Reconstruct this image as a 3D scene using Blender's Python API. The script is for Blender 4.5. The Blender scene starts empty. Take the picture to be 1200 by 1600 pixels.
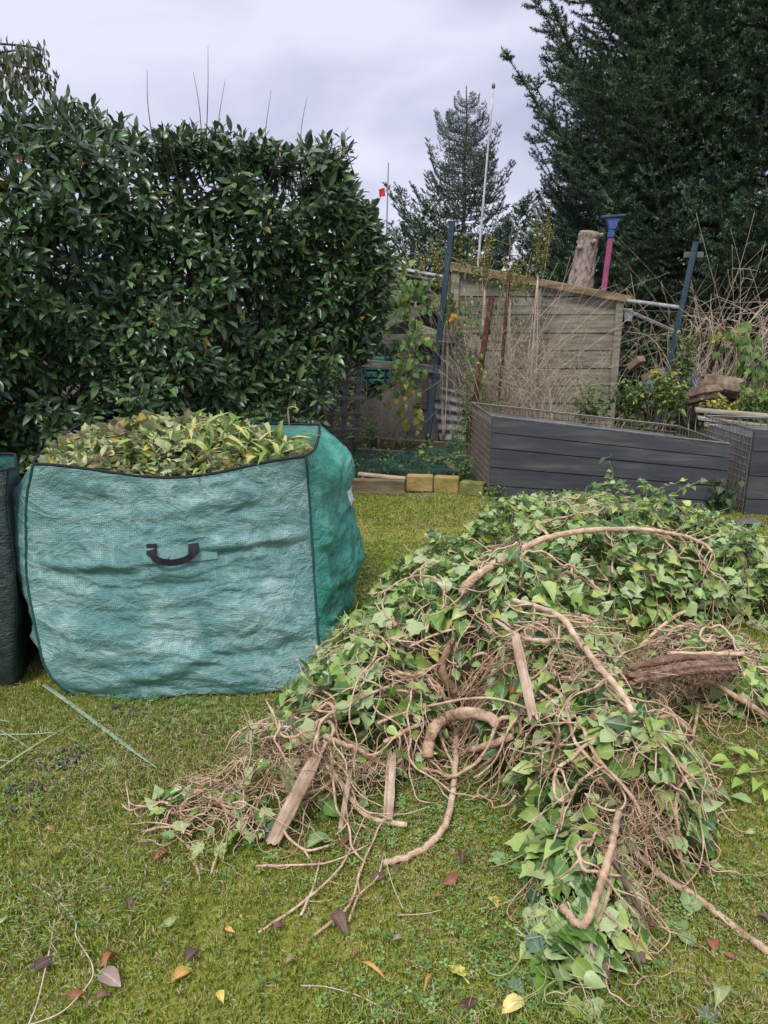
import bpy, math, random
import numpy as np
from mathutils import Vector, Matrix, noise

rng = np.random.default_rng(7)
random.seed(7)
R = math.radians
PI = math.pi

# ------------------------------------------------------------------ camera
SC = bpy.context.scene
COL = SC.collection
FPX = 1155.0                      # focal length in pixels of the 1200 x 1600 photograph
PITCH = R(15.5)
CAMH = 1.5
cam_d = bpy.data.cameras.new('camera')
cam = bpy.data.objects.new('camera', cam_d)
COL.objects.link(cam)
cam.location = (0, 0, CAMH)
cam.rotation_euler = (PI/2 - PITCH, 0, 0)
cam_d.sensor_fit = 'VERTICAL'
cam_d.sensor_height = 36.0
cam_d.lens = 36.0 * FPX / 1600
cam_d.clip_start = 0.05
cam_d.clip_end = 800
SC.camera = cam

# ------------------------------------------------------------------ world: overcast sky
SUN_EL, SUN_AZ = R(56), R(200)
world = bpy.data.worlds.new('World')
SC.world = world
world.use_nodes = True
nt = world.node_tree
nt.nodes.clear()
def N(tree, kind, **kw):
    n = tree.nodes.new(kind)
    for k, v in kw.items():
        if k in n.inputs:
            n.inputs[k].default_value = v
        else:
            setattr(n, k, v)
    return n
wo = N(nt, 'ShaderNodeOutputWorld')
sky = N(nt, 'ShaderNodeTexSky')
sky.sky_type = 'NISHITA'
sky.sun_disc = False
sky.sun_elevation = SUN_EL
sky.sun_rotation = SUN_AZ
b1 = N(nt, 'ShaderNodeBackground', Strength=0.1)
nt.links.new(sky.outputs[0], b1.inputs[0])
tc = N(nt, 'ShaderNodeTexCoord')
sep = N(nt, 'ShaderNodeSeparateXYZ')
nt.links.new(tc.outputs['Generated'], sep.inputs[0])
mp = N(nt, 'ShaderNodeMapping')
mp.inputs['Scale'].default_value = (1.0, 1.0, 2.6)
mp.inputs['Location'].default_value = (0.35, 0.2, 0.1)
nt.links.new(tc.outputs['Generated'], mp.inputs[0])
nz = N(nt, 'ShaderNodeTexNoise', Scale=1.9, Detail=5.0, Roughness=0.5, Distortion=0.35)
nt.links.new(mp.outputs[0], nz.inputs['Vector'])
cr = N(nt, 'ShaderNodeValToRGB')
cr.color_ramp.elements[0].position = 0.38
cr.color_ramp.elements[0].color = (0.30, 0.30, 0.405, 1)
cr.color_ramp.elements[1].position = 0.60
cr.color_ramp.elements[1].color = (0.50, 0.50, 0.60, 1)
nt.links.new(nz.outputs['Fac'], cr.inputs[0])
# an overcast sky is brighter towards the zenith
mr = N(nt, 'ShaderNodeMapRange')
mr.inputs['From Min'].default_value = 0.5
mr.inputs['From Max'].default_value = 1.0
mr.inputs['To Min'].default_value = 1.0
mr.inputs['To Max'].default_value = 2.7
nt.links.new(sep.outputs['Z'], mr.inputs['Value'])
b2 = N(nt, 'ShaderNodeBackground')
nt.links.new(cr.outputs[0], b2.inputs[0])
nt.links.new(mr.outputs[0], b2.inputs[1])
mx = N(nt, 'ShaderNodeMixShader', Fac=0.9)
nt.links.new(b1.outputs[0], mx.inputs[1])
nt.links.new(b2.outputs[0], mx.inputs[2])
nt.links.new(mx.outputs[0], wo.inputs[0])

# ------------------------------------------------------------------ sun behind the cloud
sun_d = bpy.data.lights.new('sun', 'SUN')
sun_d.energy = 1.5
sun_d.angle = R(13)
sun_d.color = (1.0, 0.95, 0.86)
sun = bpy.data.objects.new('sun', sun_d)
COL.objects.link(sun)
sd = Vector((math.sin(SUN_AZ)*math.cos(SUN_EL), math.cos(SUN_AZ)*math.cos(SUN_EL), math.sin(SUN_EL)))
sun.rotation_euler = sd.to_track_quat('Z', 'Y').to_euler()

SC.view_settings.view_transform = 'Standard'
SC.view_settings.look = 'None'
SC.view_settings.gamma = 1
SC.view_settings.use_curve_mapping = False
SC.view_settings.exposure = 0.78
SC.render.engine = 'CYCLES'
SC.cycles.max_bounces = 7
SC.cycles.diffuse_bounces = 3
SC.cycles.glossy_bounces = 2
SC.cycles.transmission_bounces = 4
SC.cycles.transparent_max_bounces = 6

# ------------------------------------------------------------------ where a pixel's ray goes in the garden
CP, SP = math.cos(PITCH), math.sin(PITCH)
def ray(px, py):
    u = -(py - 800) / FPX
    return Vector(((px - 600) / FPX, CP + u*SP, -SP + u*CP))
def at(px, py, Y):
    d = ray(px, py)
    t = Y / d.y
    return Vector((d.x*t, Y, CAMH + d.z*t))
def gnd(px, py, z=0.0):
    d = ray(px, py)
    t = (z - CAMH) / d.z
    return Vector((d.x*t, d.y*t, z))
def proj(P):
    P = np.asarray(P, float)
    x, y, z = P[..., 0], P[..., 1], P[..., 2] - CAMH
    dep = y*CP - z*SP
    up = y*SP + z*CP
    return 600 + FPX*x/dep, 800 - FPX*up/dep

# ------------------------------------------------------------------ materials
def new_mat(name):
    m = bpy.data.materials.new(name)
    m.use_nodes = True
    t = m.node_tree
    return m, t, t.nodes['Principled BSDF']

def ramp(t, stops):
    c = t.nodes.new('ShaderNodeValToRGB')
    e = c.color_ramp.elements
    while len(e) > 1:
        e.remove(e[-1])
    e[0].position, e[0].color = stops[0][0], (*stops[0][1], 1)
    for p, col in stops[1:]:
        q = e.new(p)
        q.color = (*col, 1)
    return c

def surf(name, stops, scale=8, stretch=(1, 1, 1), rough=0.8, bump=0.3, bscale=40, bstretch=None, spec=0.3, detail=6, metal=0, dist=0.01, noise_rough=0.6):
    """Weathered surface: a noise through a colour ramp plus fine relief."""
    m, t, p = new_mat(name)
    tc = N(t, 'ShaderNodeTexCoord')
    mp = N(t, 'ShaderNodeMapping')
    mp.inputs['Scale'].default_value = stretch
    t.links.new(tc.outputs['Object'], mp.inputs[0])
    nz = N(t, 'ShaderNodeTexNoise', Scale=scale, Detail=detail, Roughness=noise_rough)
    t.links.new(mp.outputs[0], nz.inputs['Vector'])
    oi = N(t, 'ShaderNodeObjectInfo')
    ad = N(t, 'ShaderNodeMath', operation='MULTIPLY_ADD')
    ad.inputs[1].default_value = 0.12
    t.links.new(oi.outputs['Random'], ad.inputs[0])
    t.links.new(nz.outputs['Fac'], ad.inputs[2])
    c = ramp(t, stops)
    t.links.new(ad.outputs[0], c.inputs[0])
    t.links.new(c.outputs[0], p.inputs['Base Color'])
    mp2 = N(t, 'ShaderNodeMapping')
    mp2.inputs['Scale'].default_value = bstretch or stretch
    t.links.new(tc.outputs['Object'], mp2.inputs[0])
    nb = N(t, 'ShaderNodeTexNoise', Scale=bscale, Detail=5, Roughness=0.65)
    t.links.new(mp2.outputs[0], nb.inputs['Vector'])
    b = N(t, 'ShaderNodeBump', Strength=bump, Distance=dist)
    t.links.new(nb.outputs['Fac'], b.inputs['Height'])
    t.links.new(b.outputs[0], p.inputs['Normal'])
    p.inputs['Roughness'].default_value = rough
    p.inputs['Specular IOR Level'].default_value = spec
    p.inputs['Metallic'].default_value = metal
    return m

def leafmat(name, stops, under=None, rough=0.5, spec=0.4, rib=(0.2, 0.28, 0.08), ribmix=0.5, trans=0.15, spots=None, bump=0.15):
    """Leaf: each takes its own tint (per-leaf value or per-object random), a paler underside and midrib."""
    m, t, p = new_mat(name)
    a = N(t, 'ShaderNodeAttribute', attribute_name='rnd')
    oi = N(t, 'ShaderNodeObjectInfo')
    s = N(t, 'ShaderNodeMath', operation='ADD')
    t.links.new(a.outputs['Fac'], s.inputs[0])
    t.links.new(oi.outputs['Random'], s.inputs[1])
    f = N(t, 'ShaderNodeMath', operation='FRACT')
    t.links.new(s.outputs[0], f.inputs[0])
    c = ramp(t, stops)
    t.links.new(f.outputs[0], c.inputs[0])
    col = c.outputs[0]
    tc = N(t, 'ShaderNodeTexCoord')
    nz = N(t, 'ShaderNodeTexNoise', Scale=35, Detail=3)
    t.links.new(tc.outputs['Object'], nz.inputs['Vector'])
    if spots:
        sr = N(t, 'ShaderNodeMapRange')
        sr.inputs['From Min'].default_value = 0.56
        sr.inputs['From Max'].default_value = 0.66
        t.links.new(nz.outputs['Fac'], sr.inputs['Value'])
        mm = N(t, 'ShaderNodeMix', data_type='RGBA')
        t.links.new(sr.outputs[0], mm.inputs[0])
        t.links.new(col, mm.inputs[6])
        mm.inputs[7].default_value = (*spots, 1)
        col = mm.outputs[2]
    r = N(t, 'ShaderNodeAttribute', attribute_name='rib')
    rr = N(t, 'ShaderNodeMapRange')
    rr.inputs['From Min'].default_value = 0.82
    rr.inputs['From Max'].default_value = 0.97
    rr.inputs['To Max'].default_value = ribmix
    t.links.new(r.outputs['Fac'], rr.inputs['Value'])
    mm = N(t, 'ShaderNodeMix', data_type='RGBA')
    t.links.new(rr.outputs[0], mm.inputs[0])
    t.links.new(col, mm.inputs[6])
    mm.inputs[7].default_value = (*rib, 1)
    col = mm.outputs[2]
    if under:
        g = N(t, 'ShaderNodeNewGeometry')
        m2 = N(t, 'ShaderNodeMix', data_type='RGBA')
        t.links.new(g.outputs['Backfacing'], m2.inputs[0])
        t.links.new(col, m2.inputs[6])
        m2.inputs[7].default_value = (*under, 1)
        col = m2.outputs[2]
    hv = N(t, 'ShaderNodeHueSaturation')
    mv = N(t, 'ShaderNodeMapRange')
    mv.inputs['From Min'].default_value = 0.3
    mv.inputs['From Max'].default_value = 0.7
    mv.inputs['To Min'].default_value = 0.8
    mv.inputs['To Max'].default_value = 1.22
    t.links.new(nz.outputs['Fac'], mv.inputs['Value'])
    t.links.new(mv.outputs[0], hv.inputs['Value'])
    t.links.new(col, hv.inputs['Color'])
    t.links.new(hv.outputs[0], p.inputs['Base Color'])
    b = N(t, 'ShaderNodeBump', Strength=bump, Distance=0.004)
    t.links.new(nz.outputs['Fac'], b.inputs['Height'])
    t.links.new(b.outputs[0], p.inputs['Normal'])
    p.inputs['Roughness'].default_value = rough
    p.inputs['Specular IOR Level'].default_value = spec
    if trans:
        tr = N(t, 'ShaderNodeBsdfTranslucent')
        t.links.new(hv.outputs[0], tr.inputs['Color'])
        mxs = N(t, 'ShaderNodeMixShader', Fac=trans)
        out = t.nodes['Material Output']
        t.links.new(p.outputs[0], mxs.inputs[1])
        t.links.new(tr.outputs[0], mxs.inputs[2])
        t.links.new(mxs.outputs[0], out.inputs[0])
    return m

# ------------------------------------------------------------------ objects
WL = {}                            # world position of each object's origin
def link(o, parent=None, loc=(0, 0, 0)):
    COL.objects.link(o)
    loc = Vector(loc)
    if parent is not None:
        o.parent = parent
        o.location = loc - WL[parent]
    else:
        o.location = loc
    WL[o] = loc
    return o

def thing(name, label, cat, loc=(0, 0, 0), group=None):
    o = bpy.data.objects.new(name, None)
    o.empty_display_size = 0.1
    link(o, None, loc)
    tag(o, label, cat, group)
    return o

def tag(o, label=None, cat=None, group=None, kind=None):
    if label: o['label'] = label
    if cat: o['category'] = cat
    if group: o['group'] = group
    if kind: o['kind'] = kind
    return o

def mesh_from(name, V, F, mat, smooth=True, attrs=None):
    """V (n,3) world coordinates; F an (m,3) / (m,4) array or a list of such arrays."""
    V = np.asarray(V, np.float32)
    Fs = F if isinstance(F, list) and isinstance(F[0], np.ndarray) and F[0].ndim == 2 else [F]
    Fs = [np.asarray(f, np.int32) for f in Fs if len(f)]
    me = bpy.data.meshes.new(name)
    me.vertices.add(len(V))
    me.vertices.foreach_set('co', V.ravel())
    nl = sum(f.size for f in Fs)
    me.loops.add(nl)
    me.loops.foreach_set('vertex_index', np.concatenate([f.ravel() for f in Fs]))
    cnt = np.concatenate([np.full(len(f), f.shape[1], np.int32) for f in Fs])
    me.polygons.add(len(cnt))
    st = np.concatenate([[0], np.cumsum(cnt)[:-1]]).astype(np.int32)
    me.polygons.foreach_set('loop_start', st)
    me.update(calc_edges=True)
    me.polygons.foreach_set('use_smooth', np.full(len(cnt), bool(smooth)))
    for k, a in (attrs or {}).items():
        at_ = me.attributes.new(k, 'FLOAT', 'POINT')
        at_.data.foreach_set('value', np.asarray(a, np.float32))
    if mat: me.materials.append(mat)
    return me

def put(name, V, F, mat, parent=None, origin=None, smooth=True, attrs=None):
    V = np.asarray(V, float)
    if origin is None:
        origin = WL[parent] if parent is not None else Vector((V[:, 0].mean(), V[:, 1].mean(), V[:, 2].min()))
    o = bpy.data.objects.new(name, mesh_from(name, V - np.array(origin), F, mat, smooth, attrs))
    return link(o, parent, origin)

class MB:
    """Collects shapes (world coordinates) for ONE mesh object."""
    def __init__(s):
        s.V, s.F3, s.F4, s.n = [], [], [], 0
    def add(s, V, F4=None, F3=None):
        V = np.asarray(V, float)
        if F4 is not None and len(F4): s.F4.append(np.asarray(F4, int) + s.n)
        if F3 is not None and len(F3): s.F3.append(np.asarray(F3, int) + s.n)
        s.V.append(V)
        s.n += len(V)
        return s
    def tube(s, P, r, k=6, cap=True, lump=0.0):
        P = np.asarray(P, float)
        n = len(P)
        r = np.broadcast_to(np.asarray(r, float), (n,)).copy()
        T = np.gradient(P, axis=0)
        T /= np.linalg.norm(T, axis=1)[:, None] + 1e-9
        up = np.array([0.13, 0.21, 0.97]) if abs(T[0, 2]) < 0.8 else np.array([1.0, 0.1, 0.05])
        A = np.cross(T, up); A /= np.linalg.norm(A, axis=1)[:, None] + 1e-9
        B = np.cross(T, A)
        a = np.arange(k) * 2*PI/k
        rr = r[:, None] * (1 + lump*rng.uniform(-1, 1, (n, k)))
        V = P[:, None, :] + rr[:, :, None]*(np.cos(a)[None, :, None]*A[:, None, :] + np.sin(a)[None, :, None]*B[:, None, :])
        V = V.reshape(-1, 3)
        i = np.arange(n-1)[:, None]*k
        j = np.arange(k)[None, :]
        j2 = (j+1) % k
        F = np.stack([i+j, i+j2, i+k+j2, i+k+j], -1).reshape(-1, 4)
        F3 = []
        if cap:
            V = np.vstack([V, P[0] - T[0]*r[0]*0.15, P[-1] + T[-1]*r[-1]*0.15])
            c0, c1 = n*k, n*k+1
            F3 = [(c0, (q+1) % k, q) for q in range(k)] + [(c1, (n-1)*k+q, (n-1)*k+(q+1) % k) for q in range(k)]
        return s.add(V, F, F3)
    def box(s, c, size, M=None, bev=0.0, jig=0.0):
        """box centred at c; M a 3x3 rotation; bev chamfers the four long (x) edges and ends a little"""
        hx, hy, hz = [q/2 for q in size]
        b = min(bev, hy*0.9, hz*0.9)
        if b > 0:
            prof = [(-hy+b, -hz), (hy-b, -hz), (hy, -hz+b), (hy, hz-b), (hy-b, hz), (-hy+b, hz), (-hy, hz-b), (-hy, -hz+b)]
            prof2 = [(y*(1-b/hy), z*(1-b/hz)) for y, z in prof]
            xs = [(-hx, prof2), (-hx+b, prof), (hx-b, prof), (hx, prof2)]
            V = np.array([(x, y, z) for x, pr in xs for y, z in pr])
            F4 = [(i*8+j, i*8+(j+1) % 8, (i+1)*8+(j+1) % 8, (i+1)*8+j) for i in range(3) for j in range(8)]
            e0, e1 = [7-q for q in range(8)], [24+q for q in range(8)]
            F4 = [f[::-1] for f in F4]
            F4 = [tuple(f) for f in F4]
            for e in (e0[::-1], e1[::-1]):
                F4 += [(e[0], e[1], e[2], e[3]), (e[0], e[3], e[4], e[7]), (e[4], e[5], e[6], e[7])]
        else:
            V = np.array([(x*hx, y*hy, z*hz) for x in (-1, 1) for y in (-1, 1) for z in (-1, 1)])
            F4 = [(0, 1, 3, 2), (4, 6, 7, 5), (0, 4, 5, 1), (2, 3, 7, 6), (0, 2, 6, 4), (1, 5, 7, 3)]
        if jig: V = V + rng.uniform(-jig, jig, V.shape)
        if M is not None: V = V @ np.array(M).T
        return s.add(V + np.array(c), F4)
    def beam(s, p0, p1, w, h, up=(0, 0, 1), bev=0.003, jig=0.0):
        """a bar from p0 to p1; w across, h along up"""
        p0, p1 = np.array(p0, float), np.array(p1, float)
        d = p1 - p0
        L = np.linalg.norm(d)
        x = d/L
        y = np.cross(np.array(up, float), x); y /= np.linalg.norm(y)
        z = np.cross(x, y)
        return s.box((p0+p1)/2, (L, w, h), np.stack([x, y, z], 1), bev, jig)
    def fibre(s, P, r, k=14, rough=.22, ragged=.02):
        """split or torn wood: ridges run its whole length, the ends are ragged"""
        P = np.asarray(P, float); n = len(P)
        r = np.broadcast_to(np.asarray(r, float), (n,))
        T = np.gradient(P, axis=0); T /= np.linalg.norm(T, axis=1)[:, None]
        A = np.cross(T, [0.1, 0.2, 1.0]); A /= np.linalg.norm(A, axis=1)[:, None]
        B = np.cross(T, A)
        a = np.arange(k)*2*PI/k
        prof = 1 + rng.uniform(-rough, rough, k)
        rr = r[:, None]*prof[None]*(1+rng.uniform(-.05, .05, (n, k)))
        V = P[:, None]+rr[..., None]*(np.cos(a)[None, :, None]*A[:, None]+np.sin(a)[None, :, None]*B[:, None])
        V[0] -= T[0]*rng.uniform(0, ragged, (k, 1)); V[-1] += T[-1]*rng.uniform(0, ragged, (k, 1))
        V = np.vstack([V.reshape(-1, 3), P[0]+T[0]*.004, P[-1]-T[-1]*.004])
        F = [(i*k+j, i*k+(j+1) % k, (i+1)*k+(j+1) % k, (i+1)*k+j) for i in range(n-1) for j in range(k)]
        c = n*k
        return s.add(V, F, [(c, (q+1) % k, q) for q in range(k)] + [(c+1, (n-1)*k+q, (n-1)*k+(q+1) % k) for q in range(k)])
    def build(s, name, mat, parent=None, origin=None, smooth=False):
        Fs = []
        if s.F3: Fs.append(np.vstack(s.F3))
        if s.F4: Fs.append(np.vstack(s.F4))
        return put(name, np.vstack(s.V), Fs, mat, parent, origin, smooth)

def spline(P, m=6):
    """Catmull-Rom through the points, m steps per span"""
    P = [np.array(p, float) for p in P]
    if len(P) < 3:
        return np.array([P[0] + (P[1]-P[0])*k/m for k in range(m+1)])
    Q = [2*P[0]-P[1]] + P + [2*P[-1]-P[-2]]
    out = []
    for i in range(1, len(Q)-2):
        for k in range(m):
            t = k/m
            out.append(0.5*((2*Q[i]) + (-Q[i-1]+Q[i+1])*t + (2*Q[i-1]-5*Q[i]+4*Q[i+1]-Q[i+2])*t*t + (-Q[i-1]+3*Q[i]-3*Q[i+1]+Q[i+2])*t**3))
    out.append(P[-1])
    return np.array(out)

# ------------------------------------------------------------------ leaves (y along the blade 0..1, x across, z up)
def blade_leaf(ws, fold=0.12, arch=0.12, stalk=0.0, twist=0.0):
    """ws: half widths at equal stations; folded along the midrib, arched along its length"""
    n = len(ws)
    V, rib = [], []
    for i, w in enumerate(ws):
        t = i/(n-1)
        z0 = arch*math.sin(PI*t)*1.0 - arch*0.9*t
        a = twist*t
        for sx in (-1, 0, 1):
            x = sx*w
            z = z0 + fold*abs(sx)*w*2
            V.append((x*math.cos(a), t, z + x*math.sin(a)))
            rib.append(1.0 if sx == 0 else 0.0)
    F = []
    for i in range(n-1):
        a = i*3
        for k in (0, 1):
            F += [(a+k, a+k+1, a+3+k+1), (a+k, a+3+k+1, a+3+k)]
    if stalk:
        b = len(V)
        V += [(-0.012, -stalk, 0.0), (0.012, -stalk, 0.0), (0.012, 0.02, 0), (-0.012, 0.02, 0)]
        rib += [1]*4
        F += [(b, b+1, b+2), (b, b+2, b+3)]
    return np.array(V, float), np.array(F), np.array(rib, float)

def fan_leaf(outline, cup=0.15, sx=1.0, stalk=0.0):
    """outline: right-hand half from base (0,0) to tip (0,1)"""
    right = outline
    left = [(-x, y) for x, y in outline[::-1][1:-1]]
    pts = right + left
    V = [(x*sx, y, cup*abs(x)*0.9 - cup*0.8*max(0, y-0.4)**2 + random.uniform(-.015, .015)) for x, y in pts]
    c = [(0, 0.36, 0.0), (0, 0.68, -0.02)]
    V += c
    n = len(pts)
    rib = [1.0 if abs(x) < 1e-6 else 0.0 for x, y in pts] + [1.0, 1.0]
    F = []
    for i in range(n):
        j = (i+1) % n
        ym = (pts[i][1] + pts[j][1])/2
        F.append((n + (1 if ym > 0.6 else 0), i, j))
    # bridge between the two centre points
    ys = [p[1] for p in pts]
    for i in range(n):
        j = (i+1) % n
        a = (pts[i][1]+pts[j][1])/2 > 0.6
        k = (j+1) % n
        b = (pts[j][1]+pts[k][1])/2 > 0.6
        if a != b:
            F.append((n, n+1, j) if b else (n+1, n, j))
    if stalk:
        b = len(V)
        V += [(-0.02, -stalk, -0.05), (0.02, -stalk, -0.05), (0.02, 0.05, 0), (-0.02, 0.05, 0)]
        rib += [1]*4
        F += [(b, b+1, b+2), (b, b+2, b+3)]
    F = np.array(F)
    V = np.array(V, float)
    # all facing up
    e = np.cross(V[F[:, 1]]-V[F[:, 0]], V[F[:, 2]]-V[F[:, 0]])[:, 2] < 0
    F[e] = F[e][:, ::-1]
    return V, F, np.array(rib, float)

T_LAUREL = [blade_leaf([.01, .10, .155, .17, .15, .09, .006], fold=f, arch=a, stalk=.1, twist=w)
            for f, a, w in ((.18, .06, .15), (.10, .12, -.2), (.28, .02, 0), (.22, -.05, .25))]
T_IVY = [fan_leaf([(0, 0), (.2, -.05), (.42, .12), (.34, .34), (.4, .52), (.16, .66), (0, 1)], cup=.3, stalk=.6),
         fan_leaf([(0, 0), (.22, .02), (.36, .22), (.33, .45), (.18, .72), (0, 1)], cup=.45, stalk=.7),
         fan_leaf([(0, 0), (.25, -.08), (.55, .16), (.36, .36), (.34, .6), (.14, .72), (0, 1)], cup=.15, stalk=.5),
         fan_leaf([(0, 0), (.26, .06), (.4, .28), (.24, .62), (0, 1)], cup=.6, stalk=.6)]
T_LOBED = [fan_leaf([(0, 0), (.10, .0), (.24, .09), (.20, .19), (.37, .34), (.25, .40), (.32, .56), (.16, .60), (.12, .78), (0, 1)], cup=.3, stalk=.35),
           fan_leaf([(0, 0), (.2, -.05), (.42, .06), (.35, .22), (.46, .42), (.30, .46), (.22, .66), (0, 1)], cup=.3, stalk=.6)]
T_DEAD = [blade_leaf([.01, .13, .2, .19, .12, .01], fold=f, arch=a, stalk=.15, twist=w)
          for f, a, w in ((.9, .35, .6), (.5, -.3, -.8), (.7, .2, .4), (.2, .1, .1))]
T_OVAL = [blade_leaf([.01, .17, .24, .2, .1, .005], fold=.2, arch=.15), blade_leaf([.01, .2, .26, .24, .14, .005], fold=.35, arch=.2)]
T_LONG = [blade_leaf([.015, .06, .07, .05, .004], fold=.5, arch=.35), blade_leaf([.015, .05, .06, .05, .004], fold=.3, arch=.15, twist=.8)]

def frames(D, Nn):
    D = D/(np.linalg.norm(D, axis=1)[:, None]+1e-9)
    X = np.cross(D, Nn)
    X /= np.linalg.norm(X, axis=1)[:, None]+1e-9
    Z = np.cross(X, D)
    return np.stack([X, D, Z], 2)

def rnd_unit(n):
    v = rng.normal(size=(n, 3))
    return v/np.linalg.norm(v, axis=1)[:, None]

def scatter(temps, P, D, Nn, S, name, mat, parent, nparts=0, piece='leaf', wide=None, show=None):
    """Leaves at P: the nparts that show largest become objects sharing mesh data, the rest one mass of kind stuff."""
    P, S = np.asarray(P, float), np.asarray(S, float)
    n = len(P)
    M = frames(np.asarray(D, float), np.asarray(Nn, float))
    ti = rng.integers(0, len(temps), n)
    rnd = rng.random(n)
    wide = np.ones(n) if wide is None else wide
    big = np.zeros(n, bool)
    if nparts:
        px, py = proj(P)
        dist = np.linalg.norm(P - np.array([0, 0, CAMH]), axis=1)
        sc = S/dist*(np.ones(n) if show is None else show)*rng.uniform(.8, 1.2, n)
        sc[(px < 5) | (px > 1195) | (py < 5) | (py > 1595)] = 0
        big[np.argsort(-sc)[:nparts]] = True
        mes = [mesh_from(piece, v, f, mat, True, {'rib': r}) for v, f, r in temps]
        base = WL[parent]
        for i in np.where(big)[0]:
            o = bpy.data.objects.new(piece, mes[ti[i]])
            COL.objects.link(o)
            o.parent = parent
            Mi = Matrix((M[i]*np.array([S[i]*wide[i], S[i], S[i]])[None, :]).tolist()).to_4x4()
            Mi.translation = Vector(P[i]) - base
            o.matrix_basis = Mi
            WL[o] = Vector(P[i])
    Vs, Fs, Rb, Rn, off = [], [], [], [], 0
    for k, (v, f, r) in enumerate(temps):
        sel = np.where((ti == k) & ~big)[0]
        if not len(sel): continue
        vv = v[None]*np.stack([S[sel]*wide[sel], S[sel], S[sel]], 1)[:, None, :]
        W = np.einsum('nij,nkj->nki', M[sel], vv) + P[sel][:, None, :]
        Vs.append(W.reshape(-1, 3))
        Fs.append((f[None] + (np.arange(len(sel))*len(v))[:, None, None] + off).reshape(-1, 3))
        off += len(sel)*len(v)
        Rb.append(np.tile(r, len(sel)))
        Rn.append(np.repeat(rnd[sel], len(v)))
    if Vs:
        o = put(name, np.vstack(Vs), np.vstack(Fs), mat, parent, attrs={'rib': np.concatenate(Rb), 'rnd': np.concatenate(Rn)})
        tag(o, kind='stuff')
        return o

def fbm(x, y, z, o=4):
    return noise.fractal(Vector((x, y, z)), 1.0, 2.0, o)

def in_poly(px, py, poly):
    px, py = np.asarray(px), np.asarray(py)
    c = np.zeros(px.shape, bool)
    n = len(poly)
    for i in range(n):
        x0, y0 = poly[i]; x1, y1 = poly[(i+1) % n]
        c ^= ((y0 > py) != (y1 > py)) & (px < (x1-x0)*(py-y0)/((y1-y0) or 1e-9) + x0)
    return c

# ================================================================== GROUND AND LAWN
m_soil = surf('dark_soil', [(.3, (.02, .015, .01)), (.5, (.05, .035, .022)), (.62, (.03, .045, .015)), (.75, (.09, .07, .04))], scale=3, rough=.95, bump=.8, bscale=25, dist=.03)
m_turf = surf('mossy_turf', [(.32, (.06, .05, .02)), (.45, (.17, .18, .03)), (.55, (.26, .27, .045)), (.68, (.34, .31, .08)), (.8, (.18, .12, .05))],
              scale=4.5, rough=.95, bump=1.0, bscale=90, dist=.012, detail=10, noise_rough=.75)

def sheet(name, xs, ys, zf, mat):
    X, Y = np.meshgrid(xs, ys)
    V = np.stack([X, Y, zf(X, Y)], -1).reshape(-1, 3)
    w = len(xs)
    i = (np.arange(len(ys)-1)[:, None]*w + np.arange(w-1)[None]).ravel()
    o = put(name, V, np.stack([i, i+1, i+1+w, i+w], 1), mat, None, (0, 0, 0))
    return tag(o, kind='structure')

def lawn_z(x, y):
    return 0.010*np.sin(x*2.1+1)*np.sin(y*1.7) + 0.006*np.sin(x*5.3+y*3.1) + 0.004*np.sin(x*11.-y*9.)
xs = np.concatenate([[-300, -60, -20], np.linspace(-9, 9, 20), [20, 60, 300]])
ys = np.concatenate([[-60, -10], np.linspace(5.5, 30, 30), [60, 150, 500]])
sheet('ground', xs, ys, lambda x, y: -0.035 + 0*x + np.where((y > 6.4) & (y < 12), .03*np.sin(x*3.1)*np.sin(y*2.3), 0), m_soil)
sheet('lawn', np.linspace(-9, 9, 181), np.linspace(-3, 6.02, 91), lawn_z, m_turf)

# bag 1 and 2 footprints, where no grass grows through
def under_bag(x, y):
    return ((x > -1.33) & (x < -.28) & (y > 2.68) & (y < 3.5)) | ((x < -1.55) & (x > -2.7) & (y > 2.7) & (y < 3.5))

MOLE = [(gnd(65, 1215), .13), (gnd(30, 1268), .12), (gnd(110, 1195), .07), (gnd(200, 1120), .06)]   # worn patches of worm casts

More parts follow.
